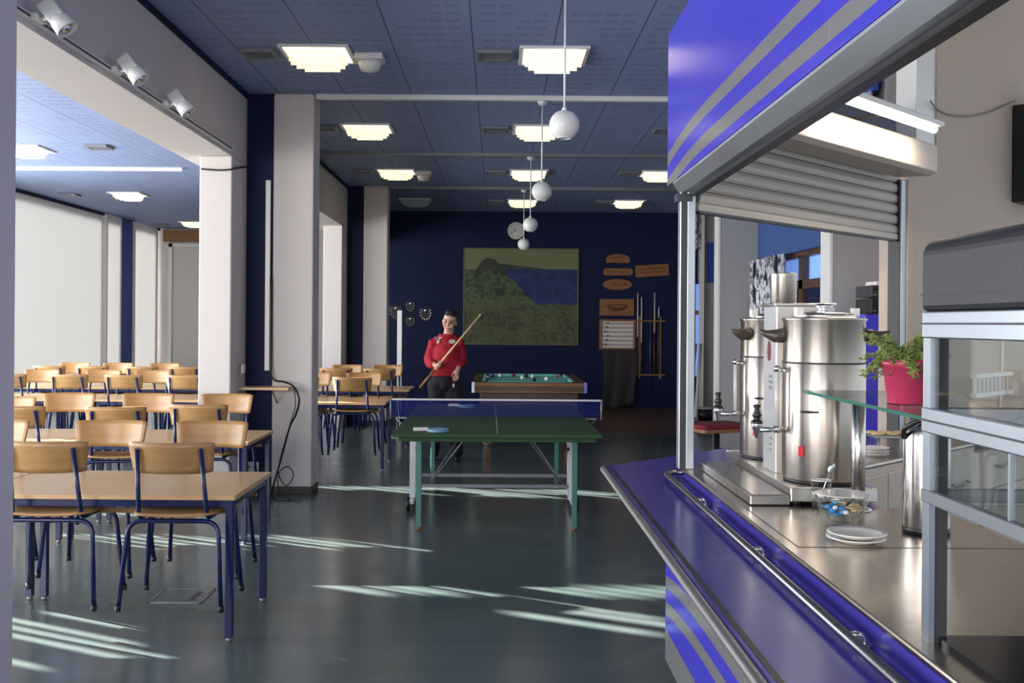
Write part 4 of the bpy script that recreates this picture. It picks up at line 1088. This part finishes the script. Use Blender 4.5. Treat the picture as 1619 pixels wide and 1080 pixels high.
# glass shelf on a steel pole, plant, flask
t = thing('glass_shelf', 'clear glass shelf with a green edge held by a steel pole over the worktop', 'shelf', (1.274, 3.60, CT))
X0, Y0s, Y1s, ZS = 1.094, 2.16, 3.66, 1.333
MB().bb(X0+.002, 1.44, Y0s, Y1s-.002, ZS-.005, ZS+.005).build('glass_plate', M['shelf_glass'], t, world=True)
MB().bb(X0, X0+.002, Y0s, Y1s, ZS-.005, ZS+.005).bb(X0, 1.44, Y1s-.002, Y1s, ZS-.005, ZS+.005).build('glass_rim', M['glass_edge'], t, world=True)
MB().tube([(1.274, 3.60, CT+.012), (1.274, 3.60, ZS-.005)], .0235, 24).build('pole', M['pole'], t, world=True)
MB().lathe([(.045, CT), (.045, CT+.008), (.03, CT+.014)], (1.274, 3.60, 0), 24).build('pole_flange', M['steel'], t, world=True)
MB().bb(1.16, 1.274, 3.585, 3.615, ZS-.022, ZS-.006).build('clamp', M['black'], t, world=True)

p = PZ(1432, 638, ZS+.006); p.z = ZS+.005
t = thing('potted_plant', 'leafy green plant in a raspberry pink pot on the glass shelf', 'plant', p)
MB().lathe([(.001, .004), (.049, .004), (.05, 0), (.052, .004), (.066, .108), (.072, .110), (.073, .132), (.068, .133), (.064, .112), (.055, .105), (.001, .105)][1:], n=36).build('pot', M['pot'], t)
MB().lathe([(.064, .108), (.03, .118), (.001, .12)], n=24).build('soil', M['base_dark'], t)
def leaf_mesh(m, o, d, ln, wd):
    d = Vector(d).normalized(); s = d.cross(Vector((0, 0, 1)))
    if s.length < .1: s = Vector((1, 0, 0))
    s.normalize(); n_ = s.cross(d)
    o = Vector(o)
    pts = [o, o+d*ln*.4+s*wd+n_*.003, o+d*ln*.45+n_*-.002, o+d*ln*.4-s*wd+n_*.003, o+d*ln-n_*.006]
    m.add(pts, [(0, 1, 2), (0, 2, 3), (1, 4, 2), (2, 4, 3)], False)
lf, tips, stm = MB(), MB(), MB()
rd = random.Random(11)
for i in range(64):
    a = rd.uniform(0, 2*PI); reach = rd.uniform(.05, .135); droop = rd.uniform(-.05, .05) if rd.random() < .6 else rd.uniform(-.09, -.02)
    p0_ = Vector((.03*math.cos(a), .03*math.sin(a), .115)); p2_ = Vector((reach*math.cos(a), reach*math.sin(a), .155+droop))
    p1_ = (p0_+p2_)/2+Vector((0, 0, .045))
    pts = [p0_*(1-s)**2+p1_*2*s*(1-s)+p2_*s*s for s in [k/7 for k in range(8)]]
    stm.tube(pts, .0014, 4)
    for k in range(2, 8):
        for q in range(5):
            d = Vector((rd.uniform(-1, 1), rd.uniform(-1, 1), rd.uniform(-.3, .9)))
            leaf_mesh(tips if (k == 7 and q < 2 and rd.random() < .6) else lf, pts[k], d, rd.uniform(.014, .026), rd.uniform(.003, .0055))
lf.build('foliage', M['leaf'], t); tips.build('leaf_tips', M['tip_leaf'], t); stm.build('stems', M['leaf'], t)

p = PZ(1464, 842, CT); p.z = CT
t = thing('vacuum_flask', 'polished steel vacuum flask with black handle behind the display case post', 'flask', p)
MB().lathe([(.066, 0), (.070, .006), (.070, .30), (.066, .325), (.055, .338), (.05, .34)], n=40).build('body', M['pole'], t)
MB().lathe([(.05, .34), (.05, .36), (.035, .37), (.001, .371)], n=28).build('lid', M['black'], t)
MB().tube(rounded([(.045, -.02, .352), (.02, -.09, .365), (-.05, -.09, .365), (-.085, -.03, .33), (-.072, 0, .30)], .02), .009, 8).build('handle', M['black'], t)
MB().lathe([(.071, 0), (.0712, .02), (.070, .021)], n=40).build('base_ring', M['black'], t)

# bowl of sweets, glass with spoon, plates
p = PZ(1331, 829, CT); p.z = CT
t = thing('glass_bowl', 'clear glass bowl of wrapped sweets in front of the steel pole', 'bowl', p)
MB().lathe([(.001, .004), (.03, .004), (.032, 0), (.036, .0), (.042, .006), (.068, .036), (.083, .076), (.088, .100), (.086, .102), (.080, .078), (.065, .040), (.036, .010), (.001, .008)], n=40).build('bowl', M['glass'], t)
MB().lathe([(.0865, .099), (.0885, .101), (.0865, .1025), (.085, .101)], n=40).build('rim', M['china'], t)
rd = random.Random(5)
for i in range(34):
    a = rd.uniform(0, 2*PI); r_ = .052*math.sqrt(rd.random()); z = .018+.40*r_+rd.uniform(0, .030)
    left = math.cos(a)*r_ < .008
    m_ = M['candy_blue'] if (left and rd.random() < .55) else (M['candy_white'] if left else M['sugar'])
    q = Matrix.Translation((r_*math.cos(a), r_*math.sin(a), z)) @ Matrix.Rotation(rd.uniform(0, 6), 4, 'Z') @ Matrix.Rotation(rd.uniform(-.6, .6), 4, 'X')
    if left: g = MB().sph((0, 0, 0), .0095, 10, q, (1.25, .95, .8)).add([(-.011, 0, 0), (-.02, .007, .003), (-.02, -.007, -.003), (.011, 0, 0), (.02, .007, -.003), (.02, -.007, .003)], [(0, 1, 2), (3, 5, 4)], False, q)
    else: g = MB().box((0, 0, 0), (.03, .016, .004), q)
    o = g.build('wrapped_sweet' if left else 'sugar_sachet', m_); o.location = p
    c_ = 'blue' if m_ is M['candy_blue'] else 'white' if m_ is M['candy_white'] else 'tan'
    tag(o, ('%s wrapped sweet among the heap on the left of the glass bowl' % c_) if left else 'tan sugar sachet on the right of the glass bowl', 'sweet' if left else 'sachet', '%s sweets in the bowl' % c_)
p = PZ(1298, 804, CT); p.z = CT
t = thing('drinking_glass', 'clear drinking glass with a teaspoon beside the sweets bowl', 'glass', p)
MB().lathe([(.001, .004), (.026, .004), (.028, 0), (.030, .002), (.036, .10), (.034, .10), (.028, .010), (.001, .008)], n=32).build('cup', M['glass'], t)
MB().lathe([(.034, .099), (.037, .101), (.034, .103), (.033, .101)], n=32).build('rim', M['china'], t)
s_ = thing('teaspoon', 'steel teaspoon standing in the drinking glass', 'spoon', p)
MB().tube([(-.012, 0, .012), (.02, .0, .10), (.028, 0, .125)], [.003, .0025, .003], 8).build('spoon_handle', M['chrome'], s_)
MB().sph((0, 0, 0), .02, 14, Matrix.Translation((.036, 0, .142)) @ Matrix.Rotation(R(20), 4, 'Y'), (.6, .28, 1.1)).build('spoon_head', M['chrome'], s_)
p = PZ(1353, 857, CT)
PL = [(.001, .008), (.04, .008), (.048, .003), (.05, 0), (.053, .002), (.072, .010), (.087, .015), (.087, .018), (.07, .014), (.05, .009), (.001, .011)]
for i, lb in enumerate(('white china plate at the bottom of the small stack on the worktop', 'white china plate at the top of the small stack on the worktop')):
    o = MB().lathe(PL, n=48).build('plate', M['china']); o.location = (p.x+.003*i, p.y, CT+.0145*i); tag(o, lb, 'plate', 'stacked white plates')
# small white box behind the machine, saucers by the jamb
p = PZ(1176, 712, CT); o = MB().bb(-.03, .03, -.03, .03, 0, .06).build('cardboard_box', M['china'], bevel=.003); o.location = (1.115, 4.80, CT); tag(o, 'small white box behind the far urn at the end of the worktop', 'box')
def s2(px, py, z):             # on the slanted counter top
    return PZ(px, py, z)
p = PZ(1372, 724, CT)
for i, lb in enumerate(('white saucer at the bottom of the pile right of the urns', 'white saucer in the middle of the pile right of the urns', 'white saucer on top of the pile right of the urns')):
    o = MB().lathe([(a*.8, b) for a, b in PL], n=32).build('saucer', M['china']); o.location = (p.x+.06, p.y+.07, CT+.0145*i); tag(o, lb, 'saucer', 'piled saucers')
p = P(1415, 690, 5.45)
t = thing('wire_tray', 'shallow wire tray of pale biscuits on legs at the end of the slanted counter', 'tray', (p.x, p.y, CT))
zt = p.z-CT
g = MB()
for x in (-.12, .12):
    for y in (-.09, .09): g.tube([(x, y, 0), (x, y, zt)], .005, 6)
g.build('leg', M['grey_metal'], t)
MB().bb(-.15, .15, -.11, .11, zt, zt+.012).build('tray', M['alu'], t, bevel=.003)
for i in range(8):
    o = MB().lathe([(.001, 0), (.03, 0), (.034, .006), (.03, .012), (.001, .014)], n=16).build('biscuit', M['sugar']); o.location = (p.x-.11+(i % 4)*.073, p.y-.05+(i//4)*.09, CT+zt+.012)
    tag(o, 'pale round biscuit on the wire tray', 'biscuit', 'biscuits on the wire tray')

# ------------------------------------------------------------------ glass display case at the near end
t = thing('display_case', 'tall glass display case with a grey hood at the near right end of the worktop', 'display case', (1.17, 1.2, CT))
K = dict(parent=t, world=True)
cx0, cx1, cy0, cy1 = .89, 1.46, .15, 2.137
for x, y in ((cx0, cy1), (cx1, cy1), (cx0, cy0), (cx1, cy0)):
    sx = 1 if x == cx0 else -1; sy = -1 if y == cy1 else 1
    MB().bb(min(x, x+sx*.012), max(x, x+sx*.012), min(y, y+sy*.035), max(y, y+sy*.035), CT, 1.60).build('corner_post', M['alu'], **K)
    MB().bb(min(x+sx*.012, x+sx*.04), max(x+sx*.012, x+sx*.04), min(y, y+sy*.03), max(y, y+sy*.03), CT, 1.60).build('post_inner', M['dark'], **K)
def rails(z0, z1, mt, nm):
    m = MB()
    m.bb(cx0-.004, cx0+.018, cy0, cy1, z0, z1).bb(cx1-.018, cx1+.004, cy0, cy1, z0, z1).bb(cx0+.018, cx1-.018, cy1-.02, cy1, z0, z1).bb(cx0+.018, cx1-.018, cy0, cy0+.02, z0, z1)
    m.build(nm, mt, bevel=.003, **K)
rails(1.545, 1.60, M['alu'], 'top_rail')
rails(1.350, 1.402, M['alu'], 'middle_rail')
rails(1.205, 1.232, M['grey_metal'], 'lower_rail')
MB().bb(cx0-.006, cx0-.003, cy0, cy1, 1.573, 1.577).bb(cx0-.006, cx0-.003, cy0, cy1, 1.374, 1.378).build('rail_groove', M['dark'], **K)
hd = MB()
r_ = .035; pr = [(cx0-.005, 1.60), (cx0-.005, 1.75-r_)]+[(cx0-.005+r_-r_*math.cos(R(a)), 1.75-r_+r_*math.sin(R(a))) for a in (15, 30, 45, 60, 75, 90)]+[(cx1+.005, 1.76), (cx1+.005, 1.60)]
hd.prism([(x, z) for x, z in pr], 0, cy1-cy0+.01, Matrix(((1, 0, 0, 0), (0, 0, 1, cy0-.005), (0, 1, 0, 0), (0, 0, 0, 1))))
hd.build('hood', paint('dark_grey_hood', (46, 46, 50), .45, .2), bevel=.012, **K)
MB().bb(cx0-.007, cx0-.004, cy0, cy1, 1.632, 1.636).build('hood_seam', M['black'], **K)
for z0, z1, nm in ((1.402, 1.545, 'upper_pane'), (1.232, 1.350, 'lower_pane')):
    MB().bb(cx0+.004, cx0+.009, cy0+.03, cy1-.04, z0, z1).bb(cx0+.03, cx1-.03, cy1-.012, cy1-.007, z0, z1).build(nm, M['glass'], **K)
MB().bb(cx0+.003, cx0+.011, 1.78, 1.786, 1.232, 1.35).build('pane_joint', M['alu'], **K)
MB().bb(cx0+.05, cx1-.02, cy0+.05, cy1-.05, 1.206, 1.214).build('case_shelf', M['glass'], **K)

# ------------------------------------------------------------------ things beyond the slanted opening
p = PZ(1133, 676, .76)
t = thing('bar_stool', 'stool with maroon padded square seat outside the slanted end of the counter', 'stool', (p.x, p.y, 0), R(20))
MB().prism(rrect(-.23, .23, -.19, .19, .03), .735, .765).build('seat_board', M['brown_wood'], t, bevel=.004)
MB().prism(rrect(-.225, .225, -.185, .185, .04), .765, .795).build('cushion', M['maroon'], t, bevel=.012)
MB().tube([(0, 0, .02), (0, 0, .735)], .025, 12).tube([(0, 0, .6), (.12, 0, .56)], .012, 8).build('column', M['black'], t)
MB().lathe([(.20, 0), (.20, .012), (.05, .03), (.001, .03)], n=28).build('base', M['black'], t)
a = P(1366, 497, 6.70); CZ = a.z
t = thing('blue_cabinet', 'tall bright blue cabinet behind the coffee machine, carrying the stereo', 'cabinet', (a.x+.13, 6.70, 0))
MB().bb(-.13, .13, 0, .42, .06, CZ).build('body', M['kiosk_blue'], t, bevel=.006)
MB().bb(-.127, .127, -.018, 0, .07, CZ-.008).build('door', M['kiosk_blue'], t, bevel=.004)
MB().bb(-.12, .12, .03, .40, 0, .06).build('plinth', M['black'], t)
for i, (z0, hh, lb) in enumerate(((0, .105, 'black stereo amplifier standing on the blue cabinet'), (.107, .085, 'dark grey tape deck on top of the stereo amplifier'))):
    t = thing('stereo_unit', lb, 'stereo', (a.x+.15, 6.73, CZ+z0), 0, 'stereo units')
    MB().bb(-.09, .10, 0, .3, .008, hh).build('case', M['black'] if i == 0 else M['dark'], t, bevel=.003)
    g = MB()
    for k in range(4): g.bb(-.08+k*.035, -.06+k*.035, -.004, 0, .02+.02*(k % 2), .028+.02*(k % 2))
    g.build('buttons', M['grey_metal'], t)
    MB().bb(-.075, -.02, -.003, 0, hh-.035, hh-.015).build('display_window', M['black'], t)
    g = MB()
    for x in (-.08, .09): g.lathe([(.012, 0), (.012, .008)], (x, .05, 0), 8)
    g.build('feet', M['black'], t)
o = MB().bb(-.07, .08, 0, .2, 0, .028).build('paper_stack', M['china'], bevel=.003); o.location = (a.x+.17, 6.76, CZ+.192); tag(o, 'pile of white paper lying on top of the stereo', 'paper')
p = P(1115, 668, 16.0); t = thing('waste_bin', 'small black waste bin with a pale rim on the floor far behind the stool', 'bin', (p.x, 16.0, 0))
MB().lathe([(.001, .01), (.10, .01), (.10, 0), (.12, .26), (.11, .26), (.09, .02), (.001, .02)][1:], n=24).build('body', M['black'], t)
MB().lathe([(.118, .25), (.124, .255), (.122, .275), (.112, .27)], n=24).build('rim', M['paper'], t)
for i, (x0, x1, lb) in enumerate(((1089, 1102, 'pale leaning pole nearest the corner post in the far corner'), (1093, 1106, 'second pale pole leaning in the far corner'))):
    a = P(x0-3+i*9, 700, 17.2); b = P(x1-2+i*4, 545, 18.6-.1*i); a.z = 0
    o = MB().tube([a, b], .03, 8).build('leaning_pole', M['sugar'] if i == 0 else M['white_metal']); tag(o, lb, 'pole')

# ------------------------------------------------------------------ the player
PY = 11.7
t = thing('person', 'person in a red hooded sweatshirt holding a cue diagonally beside the pool table', 'person', (-.60, PY, 0))
def at(px, py, y=0):
    p = P(px, py, PY+y); return Vector((p.x+.60, y, p.z))
def caps(m, pts, rs, n=16, k=7):       # tapered capsule chain
    for i in range(len(pts)-1):
        a, b = Vector(pts[i]), Vector(pts[i+1])
        for j in range(k+1):
            s = j/k; m.sph(a+(b-a)*s, rs[i]+(rs[i+1]-rs[i])*s, n)
def folds(o, k, sc):
    tx = bpy.data.textures.new('cloth_folds', 'CLOUDS'); tx.noise_scale = sc; tx.noise_depth = 2
    d = o.modifiers.new('folds', 'DISPLACE'); d.texture = tx; d.strength = k; d.mid_level = .5
def remesh(o, vox, sm=4):
    r = o.modifiers.new('remesh', 'REMESH'); r.mode = 'VOXEL'; r.voxel_size = vox; r.use_smooth_shade = True
    s = o.modifiers.new('smooth', 'SMOOTH'); s.factor = .5; s.iterations = sm
hip = Vector((0.02, 0, .91)); chest = Vector((.0, .0, 1.24)); neck = at(708, 533); neck.y = 0
head = at(711, 509); head.y = -.015
shl = at(685, 543); shr = at(726, 543); elbl = at(677.5, 570); elbl.y = .02; elbr = at(731, 572); elbr.y = .03
hl = at(693, 577); hl.y = -.22; hr = at(722, 588); hr.y = -.09
kn = [Vector((-.10, -.01, .49)), Vector((.13, -.01, .49))]; ft = [Vector((-.12, .03, .09)), Vector((.16, .03, .09))]
b_ = MB()
# head: skull, jaw, nose, ears on a tilted frame
HT_ = Matrix.Translation(head) @ Matrix.Rotation(R(9), 4, 'Y') @ Matrix.Rotation(R(8), 4, 'X') @ Matrix.Rotation(R(-6), 4, 'Z')
b_.sph((0, .012, .03), .1, 28, HT_, (.76, .95, .92)); b_.sph((0, -.02, -.035), .075, 24, HT_, (.82, .92, 1.0)); b_.sph((0, -.045, -.085), .035, 16, HT_, (1.05, .9, .8))
b_.sph((0, -.098, -.012), .015, 12, HT_, (.8, 1, 1.9)); b_.sph((0, -.108, -.030), .014, 12, HT_, (1.15, 1, .8))
b_.sph((0, -.083, -.062), .016, 12, HT_, (1.6, .7, .55)); b_.sph((0, -.080, .022), .03, 14, HT_, (1.9, .5, .4))
for sx in (-1, 1): b_.sph((sx*.078, .012, -.008), .026, 12, HT_, (.35, .7, 1.2)); b_.sph((sx*.04, -.066, -.03), .026, 12, HT_)
caps(b_, [head+Vector((-.005, .015, -.06)), neck+Vector((0, .01, -.03)), chest], [.056, .058, .07], 18)
caps(b_, [chest, hip], [.075, .085], 16)
caps(b_, [chest+Vector((0, .01, .10)), shl+Vector((0, .01, -.01)), elbl, hl+Vector((-.02, .03, -.0))], [.05, .045, .043, .027], 14)
caps(b_, [chest+Vector((0, .01, .10)), shr+Vector((0, .01, -.01)), elbr, hr+Vector((.02, .02, .05))], [.05, .045, .043, .027], 14)
for i in (0, 1):
    caps(b_, [hip+Vector(((-.08, .08)[i], 0, -.03)), kn[i], ft[i]], [.085, .055, .04], 14); caps(b_, [ft[i]-Vector((0, 0, .05)), ft[i]+Vector((0, -.15, -.06))], [.035, .03], 10)
# cue line
cA, cB = at(664, 613, -.16), at(760, 497, -.34)
cd_ = (cB-cA).normalized()
gp = cA+cd_*((hl-cA).dot(cd_))                      # grip point on the cue
side = Vector((0, -1, 0)); side = (side-cd_*side.dot(cd_)).normalized(); upv = cd_.cross(side).normalized()
wr = hl+Vector((-.02, .03, 0))
palm = gp-side*.028
caps(b_, [wr, palm], [.027, .030], 12, 4)
for i in range(4):                                  # four fingers curled round the cue
    o = gp+cd_*(-.030+.020*i); ln = (.9, 1.05, 1.0, .82)[i]
    b_.tube([], .01) if False else None
    pts = []
    for k in range(7):
        a = R(150-42*k*ln); pts.append(o+(side*-math.cos(a+PI)+upv*math.sin(a))*(.021))
    caps(b_, [palm+cd_*(-.022+.016*i)]+pts, [.0095]*8, 8, 3)
caps(b_, [palm+cd_*.02, gp+cd_*.048-upv*.02, gp+cd_*.062+side*.015], [.012, .010, .0085], 8, 4)
hand_c = hr
caps(b_, [hr+Vector((.02, .02, .05)), hr+Vector((.002, -.005, 0))], [.027, .032], 12, 4)
b_.sph(hr+Vector((0, 0, -.012)), .036, 14, None, (.9, .6, 1.1))
for i in range(4):
    o = hr+Vector((-.028+.018*i, -.004+.004*i, -.04)); ln = (.9, 1.05, 1.0, .8)[i]
    caps(b_, [o, o+Vector((-.004, -.014, -.030*ln)), o+Vector((-.008, -.005, -.052*ln)), o+Vector((-.008, .014, -.060*ln))], [.0095, .009, .0085, .008], 8, 3)
caps(b_, [hr+Vector((-.025, -.01, .005)), hr+Vector((-.045, -.022, -.02)), hr+Vector((-.044, -.028, -.048))], [.012, .010, .0085], 8, 4)
o = b_.build('body', M['skin'], t); remesh(o, .0055, 3)
# hair
hm = MB(); hm.sph((0, .030, .045), .1, 28, HT_, (.80, .90, .84)); hm.sph((0, -.022, .080), .05, 20, HT_, (1.25, 1.0, .5))
for i in range(60):
    a = rd.uniform(0, 2*PI); q_ = rd.uniform(.2, 1); hm.sph((.058*q_*math.cos(a), .012+.066*q_*math.sin(a), .075+.05*math.sqrt(1-.75*q_*q_)+rd.uniform(-.006, .012)), rd.uniform(.012, .022), 8, HT_)
for sx in (-1, 1): hm.sph((sx*.072, .02, .02), .03, 12, HT_, (.4, 1, 1.2))
o = hm.build('hair', M['hair'], t); remesh(o, .007, 3)
for sx in (-1, 1):
    MB().sph((sx*.032, -.083, .004), .011, 12, HT_, (1.3, .5, .7)).build('eye', M['black'], t)
    MB().sph((sx*.033, -.091, .026), .012, 10, HT_, (1.7, .4, .32)).build('eyebrow', M['hair'], t)
MB().sph((0, -.094, -.063), .012, 10, HT_, (1.9, .3, .28)).build('mouth', paint('lips', (158, 92, 86), .5), t)
# hoodie
h = MB()
for k in range(15):
    s = k/14; z = .985+s*(neck.z-.05-.985); cx_ = .012*(1-s)+neck.x*s
    wx = .146+.020*math.sin(PI*.5*min(1, s*1.25)); wy = .112+.010*math.sin(PI*s)
    if s > .82: wx *= 1-.75*((s-.82)/.18)**1.5; wy *= 1-.35*(s-.82)/.18
    h.sph((cx_, .0, z), .10, 24, None, (wx/.1, wy/.1, .6))
caps(h, [Vector((shl.x+.05, 0, shl.z+.01)), shl, elbl, hl+Vector((-.05, .09, .0))], [.070, .062, .055, .044], 16)
caps(h, [Vector((shr.x-.05, 0, shr.z+.01)), shr, elbr, hr+Vector((.030, .045, .085))], [.070, .062, .055, .044], 16)
caps(h, [elbl+Vector((.02, -.02, -.03)), hl+Vector((-.05, .09, .0))], [.055, .044], 14)
for i in range(14):                                 # hood lying round the neck
    a = 2*PI*i/14; h.sph((neck.x+.078*math.sin(a), .02-.07*math.cos(a), neck.z-.025+.028*(-math.cos(a)*-1 > 0)), .034, 12)
o = h.build('hoodie', M['red_fabric'], t); remesh(o, .010, 5); folds(o, .028, .07)
hz = MB()
for k in range(60):
    a = 2*PI*k/60; hz.sph((.012+.150*math.cos(a), .118*math.sin(a), .985), .020, 10, None, (1, 1, 1.6))
hzo = hz.build('hem_rib', paint('red_rib_cuff', (150, 18, 36), .85), t); remesh(hzo, .010, 3)
# white marks on the chest
def emblem(px, py, poly, nm):
    c = at(px, py); c.y = -.155
    o = MB().prism(poly, 0, .004, Matrix.Translation(c) @ Mw).build(nm, M['paper'], t)
    s = o.modifiers.new('cling', 'SHRINKWRAP'); s.target = bpy.data.objects['hoodie']; s.wrap_method = 'PROJECT'; s.use_project_y = True; s.use_positive_direction = True; s.use_negative_direction = False; s.use_project_x = False; s.use_project_z = False; s.offset = .003
emblem(693, 537, [(-.04, .045), (-.01, .02), (.03, .03), (.05, .025), (.02, .0), (.01, -.04), (-.015, -.045), (-.01, -.005), (-.03, .015)], 'shoulder_emblem')
emblem(715, 540, [(.038*math.cos(2*PI*i/18), .024*math.sin(2*PI*i/18)) for i in range(18)], 'chest_emblem')
# trousers and shoes
tr_ = MB()
caps(tr_, [Vector((.012, .005, .955)), hip+Vector((0, 0, -.02))], [.088, .135], 18)
for sx in (-1, 1): tr_.sph((.012+sx*.055, .0, .90), .108, 18)
for i in (0, 1): caps(tr_, [hip+Vector(((-.09, .09)[i], 0, -.06)), kn[i], ft[i]+Vector((0, 0, .0))], [.112, .085, .072], 16)
o = tr_.build('trousers', M['black_fabric'], t); remesh(o, .012, 4); folds(o, .03, .09)
MB().box((.118, -.147, .86), (.02, .004, .04)).build('trouser_mark', M['paper'], t)
for i in (0, 1):
    sh = MB(); a = ft[i]
    caps(sh, [a+Vector((0, .04, -.035)), a+Vector((0, -.06, -.05)), a+Vector((0, -.17, -.058))], [.055, .045, .032], 14)
    o = sh.build('shoe', M['black'], t); remesh(o, .01, 3)
# the cue in hand
wA, wB = cA+Vector((-.60, PY, 0)), cB+Vector((-.60, PY, 0))
c = thing('cue', 'wooden cue held diagonally by the person in red', 'cue', wA)
dv = wB-wA; 
MB().tube([dv*0, dv*.25], [.0155, .0135], 10).build('butt', M['brown_wood'], c)
MB().tube([dv*.25, dv*.985], [.0135, .009], 10).build('shaft', M['cue_wood'], c)
MB().tube([dv*.985, dv], [.009, .009], 10).build('tip', M['china'], c)
